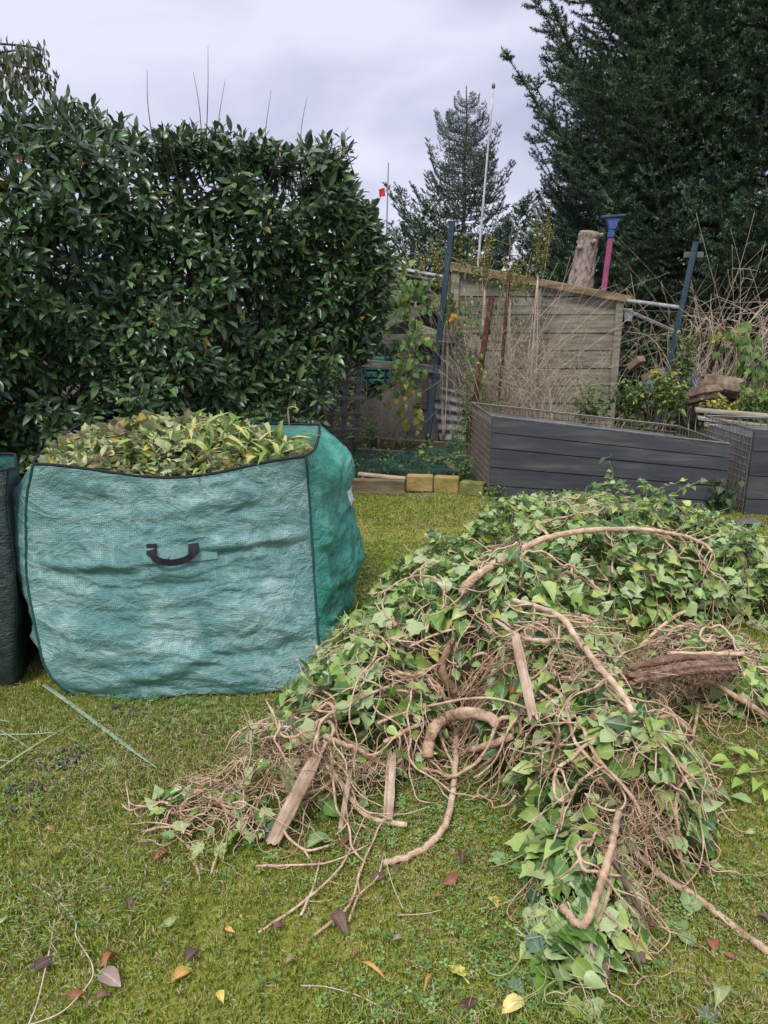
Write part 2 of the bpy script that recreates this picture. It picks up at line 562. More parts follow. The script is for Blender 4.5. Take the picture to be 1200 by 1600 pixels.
def grass_zone(n, x0, x1, y0, y1, hmin, hmax, w):
    x = rng.uniform(x0, x1, n); y = rng.uniform(y0, y1, n)
    keep = ~under_bag(x, y)
    for c, r in MOLE:
        keep &= ((x-c.x)**2 + (y-c.y)**2 > r*r*rng.uniform(.2, 1, n)) | (rng.random(n) < .25)
    dens = .5 + .5*np.sin(x*3.3+np.sin(y*4)*1.5)*np.sin(y*3.9+1.1)
    keep &= rng.random(n) < .55 + .45*dens
    x, y = x[keep], y[keep]
    n = len(x)
    tall = .6 + .9*(np.sin(x*1.9+.7)*np.sin(y*2.6-.3) > .1)*rng.random(n) + .25*rng.random(n)
    h = rng.uniform(hmin, hmax, n)*tall
    a = rng.uniform(0, 2*PI, n)
    lean = rng.uniform(.15, 1.15, n)*h
    la = a + rng.uniform(-.9, .9, n) + PI/2
    ww = w*rng.uniform(.6, 1.3, n)
    bx, by = np.cos(a)*ww/2, np.sin(a)*ww/2
    lx, ly = np.cos(la)*lean, np.sin(la)*lean
    z = lawn_z(x, y) - .002
    V = np.empty((n, 5, 3))
    V[:, 0] = np.stack([x-bx, y-by, z], 1)
    V[:, 1] = np.stack([x+bx, y+by, z], 1)
    V[:, 2] = np.stack([x+bx*.8+lx*.35, y+by*.8+ly*.35, z+h*.62], 1)
    V[:, 3] = np.stack([x-bx*.8+lx*.35, y-by*.8+ly*.35, z+h*.62], 1)
    V[:, 4] = np.stack([x+lx, y+ly, z+h*(1-.25*lean/h)], 1)
    # tint follows broad patches of moss, grass and dry thatch, plus a spread of its own
    pt = .5+.5*np.sin(x*2.7+1.3*np.sin(y*3.1))*np.cos(y*2.9+np.sin(x*3.7))
    rnd = np.clip(.70*rng.random(n) + .32*pt, 0, .995)
    return V, rnd

Z = [grass_zone(190000, -1.7, 1.5, 1.05, 2.7, .018, .044, .0030),
     grass_zone(150000, -2.4, 3.1, 2.7, 4.6, .018, .044, .0044),
     grass_zone(90000, -3.4, 4.6, 4.6, 6.0, .013, .028, .006),
     grass_zone(70000, -5, -1.7, .3, 6.0, .012, .03, .007),
     grass_zone(85000, 1.5, 5, .3, 5.8, .012, .03, .007),
     grass_zone(15000, -1.7, 1.5, -.2, 1.05, .012, .03, .007)]
V = np.concatenate([z[0] for z in Z]); rn = np.concatenate([z[1] for z in Z])
n = len(V)
b = np.arange(n)[:, None]*5
m_grass = leafmat('grass_blade', [(0, (.14, .20, .026)), (.3, (.25, .34, .042)), (.5, (.36, .42, .065)), (.64, (.46, .45, .13)), (.76, (.54, .46, .22)), (.92, (.58, .49, .29))],
                  rough=.6, spec=.25, trans=.25, ribmix=0, bump=0)
g = put('grass', V.reshape(-1, 3), [np.concatenate([b+np.array([[2, 3, 4]])]), np.concatenate([b+np.array([[0, 1, 2, 3]])])], m_grass, None, (0, 0, 0), attrs={'rnd': np.repeat(rn, 5)})
tag(g, 'short mossy lawn grass mixed with dry straw', None, None, 'stuff')

# clover and small round weeds in the grass
def clover(n, x0, x1, y0, y1, s):
    x = rng.uniform(x0, x1, n*2); y = rng.uniform(y0, y1, n*2)
    d = np.sin(x*4.1+2*np.sin(y*2.2))*np.sin(y*5.2+.6)
    k = (rng.random(n*2) < np.clip(.3+.8*d, .06, 1)) & ~under_bag(x, y)
    x, y = x[k], y[k]; n = len(x)
    z = lawn_z(x, y) + rng.uniform(.010, .028, n)
    out = []
    a0 = rng.uniform(0, 2*PI, n)
    ss = s*rng.uniform(.6, 1.35, n)
    tl = rng.uniform(-.35, .35, (n, 2))
    for q in range(3):
        a = a0 + q*2*PI/3
        for da, rr in ((0, 0), (-.5, .75), (-.22, 1.12), (.22, 1.12), (.5, .75)):
            dx, dy = np.cos(a+da)*ss*rr, np.sin(a+da)*ss*rr
            out.append(np.stack([x+dx, y+dy, z + dx*tl[:, 0] + dy*tl[:, 1] + rr*.1*ss], 1))
    return np.stack(out, 1), rng.random(n)
Zc = [clover(9000, -1.7, 1.5, 1.05, 2.7, .0085), clover(7000, -2.4, 3.1, 2.7, 6, .010)]
V = np.concatenate([z[0] for z in Zc]); rn = np.concatenate([z[1] for z in Zc])
b = np.arange(len(V))[:, None]*15
F = np.concatenate([b + np.array([[q*5, q*5+i, q*5+i+1]]) for q in range(3) for i in (1, 2, 3)])
m_clover = leafmat('clover_leaf', [(0, (.08, .16, .035)), (.5, (.13, .25, .055)), (.9, (.21, .33, .09))], rough=.55, trans=.15, ribmix=0)
tag(put('clover', V.reshape(-1, 3), F, m_clover, None, (0, 0, 0), attrs={'rnd': np.repeat(rn, 15)}), 'small clover and round weeds growing through the lawn', None, None, 'stuff')

# dark worm casts / bare soil crumbs
P, mb = [], MB()
for c, r in MOLE:
    for _ in range(int(700*r)):
        a, q = rng.uniform(0, 2*PI), r*math.sqrt(rng.random())
        x, y = c.x+math.cos(a)*q*1.2, c.y+math.sin(a)*q*.8
        s = rng.uniform(.004, .012)
        v = rnd_unit(6)*s*np.array([1, 1, .7])
        v = np.array([(s, 0, 0), (0, s, 0), (-s, 0, 0), (0, -s, 0), (0, 0, s), (0, 0, -s)])*rng.uniform(.6, 1.3, (6, 3))
        mb.add(v + np.array([x, y, lawn_z(x, y)+s*.7+rng.uniform(0, .012)]), None, [(0, 1, 4), (1, 2, 4), (2, 3, 4), (3, 0, 4), (1, 0, 5), (2, 1, 5), (3, 2, 5), (0, 3, 5)])
m_cast = surf('dark_crumbs', [(.3, (.035, .028, .027)), (.7, (.09, .075, .07))], scale=30, rough=.9, bump=.5)
tag(mb.build('soil_crumbs', m_cast, None, (0, 0, 0), smooth=True), 'dark crumbs of worm casts in bare patches of the lawn', None, None, 'stuff')

# ================================================================== GARDEN BAGS
def woven(name, pale, dark, side, rough=.34, weave=.013, amt=.40):
    """woven polyethylene: tiny diamond weave, scuffed paler on the ridges, crumpled"""
    m, t, p = new_mat(name)
    uv = N(t, 'ShaderNodeAttribute', attribute_name='pu'); vv = N(t, 'ShaderNodeAttribute', attribute_name='pv')
    def mth(op, a, b=None, c=None):
        n_ = N(t, 'ShaderNodeMath', operation=op)
        for i, q in enumerate((a, b, c)):
            if q is None: continue
            if isinstance(q, (int, float)): n_.inputs[i].default_value = q
            else: t.links.new(q, n_.inputs[i])
        return n_.outputs[0]
    u, v = uv.outputs['Fac'], vv.outputs['Fac']
    k = 2*PI/weave
    wv = mth('MULTIPLY', mth('SINE', mth('MULTIPLY', mth('ADD', u, v), k)), mth('SINE', mth('MULTIPLY', mth('SUBTRACT', u, v), k)))
    wv = mth('MULTIPLY_ADD', wv, .5, .5)
    tc = N(t, 'ShaderNodeTexCoord')
    mp = N(t, 'ShaderNodeMapping'); mp.inputs['Scale'].default_value = (1.15, 1.15, 1.75); mp.inputs['Rotation'].default_value = (0, R(9), 0)
    t.links.new(tc.outputs['Object'], mp.inputs[0])
    big = N(t, 'ShaderNodeTexNoise', Scale=3.2, Detail=7, Roughness=.62, Distortion=.8)
    t.links.new(mp.outputs[0], big.inputs['Vector'])
    def crease(sc, det, dis, k_, rough_=.6):
        n_ = N(t, 'ShaderNodeTexNoise', Scale=sc, Detail=det, Roughness=rough_, Distortion=dis)
        t.links.new(mp.outputs[0], n_.inputs['Vector'])
        # thin crests where the noise passes its middle value
        d_ = mth('ABSOLUTE', mth('SUBTRACT', n_.outputs['Fac'], .5))
        q_ = mth('SUBTRACT', 1.0, mth('MULTIPLY', d_, k_)); q_.node.use_clamp = True
        return q_
    c1, c2, c3 = crease(4.0, 6, .9, 11), crease(10.0, 6, 1.1, 9), crease(24.0, 5, 1.4, 7, .7)
    cre = mth('MULTIPLY_ADD', c1, .5, mth('MULTIPLY_ADD', c2, .35, mth('MULTIPLY', c3, .2)))
    mr_ = N(t, 'ShaderNodeMapRange'); mr_.inputs['From Min'].default_value = .38; mr_.inputs['From Max'].default_value = .66
    t.links.new(big.outputs['Fac'], mr_.inputs['Value'])
    f = mth('ADD', mth('MULTIPLY', wv, amt), mth('MULTIPLY', mth('MULTIPLY_ADD', cre, .55, mth('MULTIPLY', mr_.outputs[0], .5)), 1-amt))
    c = ramp(t, [(.0, dark), (.5, side), (1, pale)])
    t.links.new(f, c.inputs[0])
    t.links.new(c.outputs[0], p.inputs['Base Color'])
    h = mth('ADD', cre, mth('MULTIPLY', wv, .02))
    b_ = N(t, 'ShaderNodeBump', Strength=.7, Distance=.011)
    t.links.new(h, b_.inputs['Height']); t.links.new(b_.outputs[0], p.inputs['Normal'])
    p.inputs['Roughness'].default_value = rough
    p.inputs['Specular IOR Level'].default_value = .75
    return m

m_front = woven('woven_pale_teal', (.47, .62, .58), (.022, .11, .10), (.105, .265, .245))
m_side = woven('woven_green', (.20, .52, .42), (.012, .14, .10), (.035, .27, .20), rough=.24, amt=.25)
m_in = woven('woven_inside', (.06, .26, .21), (.01, .08, .065), (.025, .16, .125), rough=.5, amt=.3)
m_shadebag = woven('woven_gap_shade', (.012, .05, .05), (.003, .012, .014), (.006, .026, .028), rough=.5, amt=.3)  # near-black green: shade of the gap between the bags is put into the colour
m_webbing = surf('black_webbing', [(.3, (.006, .007, .012)), (.7, (.02, .022, .03))], scale=60, rough=.8, bump=.4, bscale=200)
m_thread = surf('dark_green_seam', [(.3, (.008, .045, .04)), (.7, (.02, .09, .08))], scale=60, rough=.8, bump=.4, bscale=200)
m_patch = surf('green_patch', [(.3, (.13, .30, .27)), (.7, (.22, .40, .37))], scale=9, rough=.5, bump=.6, bscale=60)

class Bag:
    """a soft four-cornered bag: corner curves over height, panels bulging between them"""
    def __init__(s, keys, sag, seed, amp, wr=1.0):
        s.vs = keys[0]; s.c = [np.array(k, float) for k in keys[1:]]      # FL FR BR BL
        s.sag, s.seed, s.amp, s.wr = sag, seed, amp, wr
        s.cen = np.mean([c.mean(0) for c in s.c], 0)
    def corner(s, i, v):
        c = s.c[i]
        return np.stack([np.interp(v, s.vs, c[:, k]) for k in range(3)], -1)
    def sc(s, i, v):
        # smoothed corner curve
        q = np.zeros((np.size(v), 3))
        for d in (-.06, -.03, 0, .03, .06):
            q += s.corner(i, np.clip(np.atleast_1d(v)+d, 0, 1))
        return q/5
    def pt(s, side, f, v, off=0.0):
        """side 0 front (FL->FR), 1 right, 2 back, 3 left; f 0..1 along, v 0..1 up"""
        f = np.atleast_1d(np.asarray(f, float)); v = np.atleast_1d(np.asarray(v, float))
        f, v = np.broadcast_arrays(f, v)
        A, B = s.sc(side, v.ravel()), s.sc((side+1) % 4, v.ravel())
        ff, v_ = f.ravel()[:, None], v.ravel()
        P = A*(1-ff) + B*ff
        d = (B-A); d[:, 2] = 0
        nrm = np.stack([d[:, 1], -d[:, 0], np.zeros(len(d))], 1)
        nrm /= np.linalg.norm(nrm, axis=1)[:, None]+1e-9
        bul = s.amp[side]*(1-(2*ff[:, 0]-1)**4)*(np.sin(PI*np.clip(v_*.8+.12, 0, 1))**.7)
        edge = np.clip(np.minimum(ff[:, 0], 1-ff[:, 0])*9, 0, 1)
        topf = np.clip((1-v_)*8, .25, 1)
        w = np.zeros(len(P))
        L = np.linalg.norm(d, axis=1)
        for i in range(len(P)):
            u = ff[i, 0]*L[i]; z = P[i, 2]
            q = u + side*7.3 + s.seed
            warp = .09*fbm(q*1.3, z*2, 3.1, 3)
            zz = z + warp + .10*u*math.sin(side+1.3)
            ridge = 1-abs(fbm(q*1.7, zz*4.2+.8*q, 1.7, 3))*2.4
            soft = fbm(q*1.6, zz*3.0, 9.2, 3)
            fine = 1-abs(fbm(q*4.2+3*warp, zz*13, 4.4, 4))*2.2
            w[i] = s.wr*(.012*ridge + .044*soft + .008*fine)
        # a few long hanging folds
        for (v0, sl, wd, am) in ((.60, .06, .028, .016), (.28, -.12, .045, .010), (.80, .05, .04, .007), (.14, .16, .035, .012)):
            q = (v_ - v0 - sl*(ff[:, 0]-.5) + .02*np.sin(ff[:, 0]*7+side))/wd
            w += s.wr*am*(q*np.exp(-q*q))*1.6
        P = P + nrm*(bul + w*edge*topf + off)[:, None]
        P[:, 2] -= s.sag[side]*np.sin(PI*ff[:, 0])**2*v_**2
        P[:, 2] = np.maximum(P[:, 2], .004)
        return P.reshape(f.shape + (3,)), L.reshape(f.shape)
    def panel(s, side, nu, nv, name, mat, parent, label=None):
        f, v = np.meshgrid(np.linspace(0, 1, nu), np.linspace(0, 1, nv))
        P, L = s.pt(side, f, v)
        w = nu
        i = (np.arange(nv-1)[:, None]*w + np.arange(nu-1)[None]).ravel()
        o = put(name, P.reshape(-1, 3), np.stack([i, i+1, i+1+w, i+w], 1), mat, parent, attrs={'pu': (f*L).ravel(), 'pv': P[..., 2].ravel()})
        if label: o['label'] = label
        o.data.materials.append(m_in)
        sm = o.modifiers.new('cloth', 'SOLIDIFY'); sm.thickness = .004; sm.offset = 1; sm.material_offset = 1
        return o
    def rim(s, parent, mat, r=.007):
        pts = []
        for side in range(4):
            P, _ = s.pt(side, np.linspace(0, 1, 50)[:-1], 1.0)
            pts.append(P)
        P = np.vstack(pts); P = np.vstack([P, P[:1]])
        MB().tube(P, r, 6, cap=False).build('rim_binding', mat, parent, smooth=True)
    def seam(s, side, f, parent, mat, r=.005, v1=1.0):
        v = np.linspace(0.01, v1, 60)
        P, _ = s.pt(side, np.full(60, f), v, .004)
        P += rng.uniform(-.0015, .0015, P.shape)
        MB().tube(P, r, 6).build('seam', mat, parent, smooth=True)

V_ = [0, .06, .14, .5, .85, 1]
bag = Bag((V_,
           [(-1.21, 2.64, .0), (-1.26, 2.61, .05), (-1.32, 2.61, .13), (-1.38, 2.68, .48), (-1.36, 2.72, .80), (-1.31, 2.72, .95)],
           [(-.26, 2.72, .0), (-.255, 2.72, .05), (-.27, 2.76, .13), (-.295, 2.88, .48), (-.31, 2.92, .80), (-.315, 2.88, .945)],
           [(-.26, 3.40, .0), (-.19, 3.46, .05), (-.155, 3.50, .13), (-.165, 3.58, .48), (-.18, 3.62, .82), (-.35, 3.74, .94)],
           [(-1.42, 3.5, .0), (-1.5, 3.55, .05), (-1.55, 3.6, .13), (-1.62, 3.65, .48), (-1.62, 3.65, .80), (-1.50, 3.68, .95)]),
          sag=(.062, .03, -.01, .02), seed=3.0, amp=(.060, .036, .05, .07))
bagT = thing('garden_bag', 'large open pale teal woven garden bag heaped with chopped leaves', 'garden bag', (-.85, 3.15, 0))
bag.panel(0, 170, 140, 'front_panel', m_front, bagT)
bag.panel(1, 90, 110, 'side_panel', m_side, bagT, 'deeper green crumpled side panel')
bag.panel(2, 70, 40, 'back_panel', m_in, bagT)
bag.panel(3, 70, 80, 'side_panel', m_front, bagT)
bag.rim(bagT, m_webbing, .0065)
for side in (0, 1, 2, 3):
    bag.seam(side, 0.0, bagT, m_thread, .0055)
# closed underside
P = np.vstack([bag.pt(sd_, np.linspace(0, 1, 20)[:-1], .0)[0] for sd_ in range(4)])
P = np.vstack([P, P.mean(0)]); k = len(P)-1
put('base', P + np.array([0, 0, .002]), [(k, i, (i+1) % k) for i in range(k)], m_webbing, bagT)
# handle: two stitched webbing ends and a sagging loop
def on_front(px, py, off):
    best, bp = 1e9, None
    f, v = np.meshgrid(np.linspace(.3, .8, 50), np.linspace(.3, .9, 60))
    P, _ = bag.pt(0, f, v, off)
    x, y = proj(P)
    d = (x-px)**2 + (y-py)**2
    k = np.unravel_index(np.argmin(d), d.shape)
    return f[k], v[k]
def strap(fv, off, w, th=.0025):
    """flat webbing along (f,v) points on the front panel, w wide"""
    pts = []
    for (f, v, o_) in fv:
        pts.append(bag.pt(0, f, v, off+o_)[0].reshape(3))
    Q = spline(pts, 5)
    T = np.gradient(Q, axis=0); T /= np.linalg.norm(T, axis=1)[:, None]
    nrm = np.array([0, -1, .1]); S_ = np.cross(T, nrm); S_ /= np.linalg.norm(S_, axis=1)[:, None]
    V = []
    for q, s_ in zip(Q, S_):
        for a, b_ in ((-1, 0), (1, 0), (1, 1), (-1, 1)):
            V.append(q + s_*a*w/2 + nrm*b_*th)
    n_ = len(Q)
    F = [(i*4+j, i*4+(j+1) % 4, (i+1)*4+(j+1) % 4, (i+1)*4+j) for i in range(n_-1) for j in range(4)] + [(3, 2, 1, 0), ((n_-1)*4, (n_-1)*4+1, (n_-1)*4+2, (n_-1)*4+3)]
    return np.array(V), np.array(F)
pf, pv = zip(*[on_front(x, y, .01) for x, y in ((240, 852), (244, 868), (258, 876), (275, 875), (290, 866), (302, 853))])
mb = MB()
fl, vl = on_front(238, 853, .01); fr_, vr = on_front(301, 853, .01)
mf = (fl+fr_)/2
V, F = strap([(fl, vl-.015, .014), (fl+.006, vl-.036, .020), (fl+.030, vl-.056, .026), (mf, (vl+vr)/2-.064, .028), (fr_-.030, vr-.056, .026), (fr_-.006, vr-.036, .020), (fr_, vr-.015, .014)], .008, .026)
mb.add(V, F)
mb.build('handle', m_webbing, bagT, smooth=False)
for f0, v0 in ((fl, vl), (fr_, vr)):
    V, F = strap([(f0, v0+.010, 0), (f0, v0-.010, .003), (f0, v0-.034, .008)], .012, .040)
    MB().add(V, F).build('handle_end', m_webbing, bagT)
fa, va = on_front(204, 862, .006); fb, vb = on_front(338, 860, .006)
V, F = strap([(fa+(fb-fa)*q, va+(vb-va)*q-.01, 0) for q in np.linspace(0, 1, 9)], .0065, .058, .001)
MB().add(V, F).build('handle_patch', m_patch, bagT)
# small printed care label on the side panel: white with a red edge
m_white = surf('white_print', [(.3, (.5, .5, .48)), (.7, (.72, .72, .7))], scale=30, rough=.6)
m_redp = surf('red_print', [(.3, (.45, .03, .03)), (.7, (.6, .06, .05))], scale=30, rough=.6)
for nm, m_, f0, f1, v0, v1, o_ in (('care_label', m_white, .70, .86, .61, .70, .006), ('care_label_edge', m_redp, .70, .86, .595, .62, .009)):
    f, v = np.meshgrid(np.linspace(f0, f1, 6), np.linspace(v0, v1, 6))
    P, _ = bag.pt(1, f, v, o_)
    i = (np.arange(5)[:, None]*6 + np.arange(5)[None]).ravel()
    put(nm, P.reshape(-1, 3), np.stack([i, i+1, i+7, i+6], 1), m_, bagT)

bag2 = Bag((V_,
            [(-2.5, 2.62, .0), (-2.55, 2.6, .05), (-2.6, 2.6, .13), (-2.65, 2.62, .45), (-2.6, 2.65, .75), (-2.5, 2.7, .86)],
            [(-1.50, 2.72, .0), (-1.49, 2.70, .05), (-1.475, 2.68, .13), (-1.425, 2.68, .45), (-1.425, 2.69, .80), (-1.40, 2.70, .93)],
            [(-1.62, 3.3, .0), (-1.66, 3.3, .05), (-1.68, 3.3, .13), (-1.71, 3.35, .45), (-1.70, 3.35, .75), (-1.70, 3.35, .86)],
            [(-2.5, 3.4, .0), (-2.55, 3.4, .05), (-2.6, 3.45, .13), (-2.6, 3.5, .45), (-2.6, 3.5, .75), (-2.5, 3.5, .86)]),
           sag=(.10, .03, .03, .03), seed=11.0, amp=(.02, .02, .05, .05), wr=.5)
bagT2 = thing('garden_bag', 'green garden bag with gap shade in its dark colour, pressed against the left side of the pale teal one', 'garden bag', (-2.0, 3.0, 0))
for sd_, nm in ((0, 'front_panel'), (1, 'side_panel'), (2, 'back_panel'), (3, 'side_panel')):
    bag2.panel(sd_, 50, 60, nm, m_shadebag, bagT2)
bag2.rim(bagT2, m_webbing, .007)

# the heap of chopped leaves in the bag
RF = bag.pt(0, np.linspace(0, 1, 24), 1.0)[0]
def pile_z(x, y):
    yf, zf = np.interp(x, RF[:, 0], RF[:, 1]), np.interp(x, RF[:, 0], RF[:, 2])
    q = np.clip((y-yf)/.22, 0, 1)
    q = q*q*(3-2*q)
    return (zf-.012)*(1-q) + pile_top(x, y)*q
def pile_top(x, y):
    u = (x+.90)/.60; w = (y-3.22)/.52
    return .85 + .125*np.clip(1-(u*u)*.75-(w*w)*.7, -.3, 1) - .05*np.clip((x+.75)/.4,0,1) + .03*np.sin(x*9)*np.sin(y*8+1) + .04*np.exp(-((x+1.0)**2+(y-3.3)**2)/.02)
def bag_in(x, y, m=.03):
    P = np.vstack([bag.pt(sd_, np.linspace(0, 1, 16)[:-1], .96)[0] for sd_ in range(4)])
    c = P.mean(0)
    poly = [(c[0]+(p[0]-c[0])*(1-m), c[1]+(p[1]-c[1])*(1-m)) for p in P]
    return in_poly(x, y, poly)
pileT = thing('leaf_heap', 'mound of chopped green, yellow and brown leaves filling the teal bag', 'leaf heap', (-.9, 3.2, .8))
xs, ys = np.linspace(-1.62, -.16, 60), np.linspace(2.6, 3.8, 50)
X, Y = np.meshgrid(xs, ys)
ins = bag_in(X, Y, -.01)
Zp = pile_z(X, Y) - .035 + .012*rng.random(X.shape)
idx = np.arange(X.size).reshape(X.shape)
F = [(idx[j, i], idx[j, i+1], idx[j+1, i+1], idx[j+1, i]) for j in range(49) for i in range(59) if ins[j, i] and ins[j, i+1] and ins[j+1, i] and ins[j+1, i+1]]
m_mulch = surf('mulch', [(.3, (.02, .018, .01)), (.55, (.07, .07, .025)), (.75, (.14, .12, .05))], scale=25, rough=.9, bump=.8, bscale=60, dist=.02)
tag(put('packed_cuttings', np.stack([X, Y, Zp], -1).reshape(-1, 3), F, m_mulch, pileT), kind='stuff')
m_chop = leafmat('chopped_leaf', [(0, (.06, .12, .02)), (.2, (.12, .21, .035)), (.38, (.22, .32, .06)), (.52, (.38, .44, .13)), (.62, (.50, .48, .25)), (.70, (.55, .42, .06)),
                                  (.75, (.20, .11, .05)), (.85, (.34, .24, .15)), (.93, (.09, .055, .04))], under=(.38, .44, .22), rough=.5, spots=(.17, .12, .05), trans=.15)
n = 9500
x = rng.uniform(-1.62, -.16, n); y = rng.uniform(2.6, 3.8, n)
k = bag_in(x, y, .02) & (y > np.interp(x, RF[:, 0], RF[:, 1])+.035); x, y = x[k], y[k]; n = len(x)
z = pile_z(x, y) + rng.uniform(-.035, .022, n)
D = rnd_unit(n); D[:, 2] *= .5
Nn = rnd_unit(n)*1.1; Nn[:, 2] = Nn[:, 2] + .3
S = rng.choice([.03, .045, .06, .075, .10], n, p=[.46, .34, .14, .045, .015])
scatter(T_IVY+T_OVAL+T_DEAD[:2], np.stack([x, y, z], 1), D, Nn, S, 'leaf_litter', m_chop, pileT, 220)
# long bamboo-like green leaves towards the right of the heap
n = 95
cx = rng.normal(-.60, .17, n); cy = rng.normal(3.05, .14, n)
k = bag_in(cx, cy, .08); cx, cy = cx[k], cy[k]; n = len(cx)
D = rnd_unit(n); D[:, 2] = np.abs(D[:, 2])*.5+.05
m_long = leafmat('long_leaf', [(0, (.13, .25, .04)), (.4, (.24, .37, .08)), (.7, (.40, .45, .15)), (.9, (.55, .50, .12))], under=(.28, .36, .13), trans=.2)
scatter(T_LONG, np.stack([cx, cy, pile_z(cx, cy)+.015], 1), D, np.tile([0, -.2, 1.], (n, 1))+rng.normal(0, .4, (n, 3)), rng.uniform(.07, .15, n), 'long_leaves', m_long, pileT, 60, wide=np.full(n, 1.3))
mb = MB()
m_twig = surf('pale_twig', [(.3, (.20, .13, .075)), (.6, (.36, .26, .17)), (.8, (.48, .38, .27))], scale=30, rough=.85, bump=.4, bscale=90)
for _ in range(110):
    x, y = rng.uniform(-1.45, -.35), rng.uniform(2.9, 3.6)
    if not bag_in(np.array([x]), np.array([y]), .12)[0]: continue
    d = rnd_unit(1)[0]*rng.uniform(.03, .1); d[2] = abs(d[2])*.4
    p = np.array([x, y, float(pile_z(x, y))+.012])
    mb.tube(spline([p-d, p+rnd_unit(1)[0]*.008, p+d], 3), rng.uniform(.0012, .003), 4)
tag(mb.build('twig_scraps', m_twig, pileT, smooth=True), kind='stuff')
q = [at(452, 664, 3.3), at(450, 640, 3.32), at(455, 636, 3.32), at(463, 637, 3.3), at(465, 643, 3.28)]
MB().tube(spline(q, 4), .003, 5).build('hooked_twig', m_twig, pileT, smooth=True)
mb = MB()
p = np.array(at(262, 712, 2.98))
for a in range(7):
    mb.tube(spline([p, p+np.array([.01*math.cos(a), .005, .012]), p+np.array([.028*math.cos(a*1.1), -.006*a/3, .03+.006*math.sin(a*2)])], 3), .0022, 4)
m_berry = surf('pink_red', [(.3, (.42, .03, .06)), (.7, (.6, .08, .12))], scale=40, rough=.5)
mb.build('red_flower', m_berry, pileT, smooth=True)

# ================================================================== HEDGE
m_laurel = leafmat('laurel_leaf', [(0, (.020, .046, .022)), (.3, (.036, .080, .032)), (.6, (.062, .122, .046)), (.85, (.095, .175, .060)), (.965, (.13, .22, .06)), (.99, (.20, .20, .04)), (1, (.30, .15, .03))],
                   under=(.10, .15, .075), rough=.34, spec=.65, rib=(.10, .15, .05), ribmix=.45, trans=.08)
m_hbark = surf('hedge_bark', [(.3, (.03, .022, .016)), (.6, (.085, .06, .045)), (.8, (.16, .12, .09))], scale=14, stretch=(1, 1, .3), rough=.9, bump=.7, bscale=50)
# the hedge runs from the near left back towards the fence; s along, w into it
HA, HB = np.array([-5.2, 4.25]), np.array([-.02, 6.35])
HD = (HB-HA); HL = np.linalg.norm(HD); HD /= HL
HN = np.array([HD[1], -HD[0]])           # towards the camera
def hedge_pt(s, w, z):
    """s metres along, w metres behind the mean face"""
    return np.stack([HA[0]+HD[0]*s-HN[0]*w, HA[1]+HD[1]*s-HN[1]*w, z], -1)
hedge = thing('laurel_hedge', 'tall dark green laurel hedge with long glossy leaves behind the garden bag', 'hedge', (-2.2, 5.7, 0))
def hedge_bulge(s, z):
    return .16*np.sin(s*1.9+z*1.3) + .10*np.sin(s*4.3-z*3.1+1) + .06*np.sin(s*9.1+z*7.7)
def hedge_top(s):
    return 2.77 + .05*np.sin(s*2.3+.5) + .05*np.sin(s*6.1)
def hedge_low(s):
    d = HL - s
    return np.where(d < 1.9, .92-.48*np.clip(d, 0, 1.9)**1.1, 0.0)
shoots = []
def sh(s, w, z, out, k):
    shoots.append((s, w, z, out, k))
n = 3300
s_ = rng.uniform(0, HL-.45, n); z_ = rng.uniform(.02, 2.74, n)
for s, z in zip(s_, z_):
    if z < hedge_low(s) + rng.uniform(-.1, .12): continue
    zt = hedge_top(s)
    if z > zt: continue
    gap = math.sin(s*3.1+z*2.2)*math.sin(z*4.1-s*1.7)
    if gap > .55 and rng.random() < .75: continue
    r = .28*max(0, (z-(zt-.45))/.45)**2
    w = r - hedge_bulge(s, z) + rng.uniform(-.09, .1)
    o_ = np.array([HN[0], HN[1], .35]) + rng.normal(0, .45, 3)
    sh(s, w, z, o_, rng.integers(6, 10))
n = 700                                                    # top
for s, w in zip(rng.uniform(0, HL-.2, n), rng.uniform(.1, 1.1, n)):
    sh(s, w, hedge_top(s)-rng.uniform(0, .12) - .15*max(0, s-(HL-.6))/.6, np.array([HN[0]*.35, HN[1]*.35, 1.]) + rng.normal(0, .35, 3), rng.integers(5, 9))
n = 620                                                    # rounded right-hand end
for a, z in zip(rng.uniform(0, PI*.9, n), rng.uniform(.8, 2.58, n)):
    bulg = .40 + .22*math.exp(-((z-1.75)/.45)**2) - .30*max(0, (z-2.15)/.45)**2 + rng.uniform(-.1, .08)
    s = HL - .45 + math.sin(a)*bulg; w = .45 - math.cos(a)*.45
    if z < .98 + .2*rng.random(): continue
    d2 = HD*math.sin(a) + HN*math.cos(a)
    sh(s, w, z, np.array([d2[0], d2[1], .35]) + rng.normal(0, .4, 3), rng.integers(6, 9))
n = 2600                                                   # inside, seen through the gaps
for s, w, z in zip(rng.uniform(0, HL-.3, n), rng.uniform(.18, 1.1, n), rng.uniform(.15, 2.62, n)):
    if z < hedge_low(s)+.1: continue
    sh(s, w, z, np.array([HN[0], HN[1], .4]) + rng.normal(0, .7, 3), rng.integers(4, 7))
n = 700                                                    # the far face
for s, z in zip(rng.uniform(0, HL-.3, n), rng.uniform(.5, 2.5, n)):
    sh(s, 1.15+rng.uniform(-.1, .1), z, np.array([-HN[0], -HN[1], .4]) + rng.normal(0, .5, 3), rng.integers(5, 8))
P, D, Nn, S, Sh = [], [], [], [], []
stem = MB()
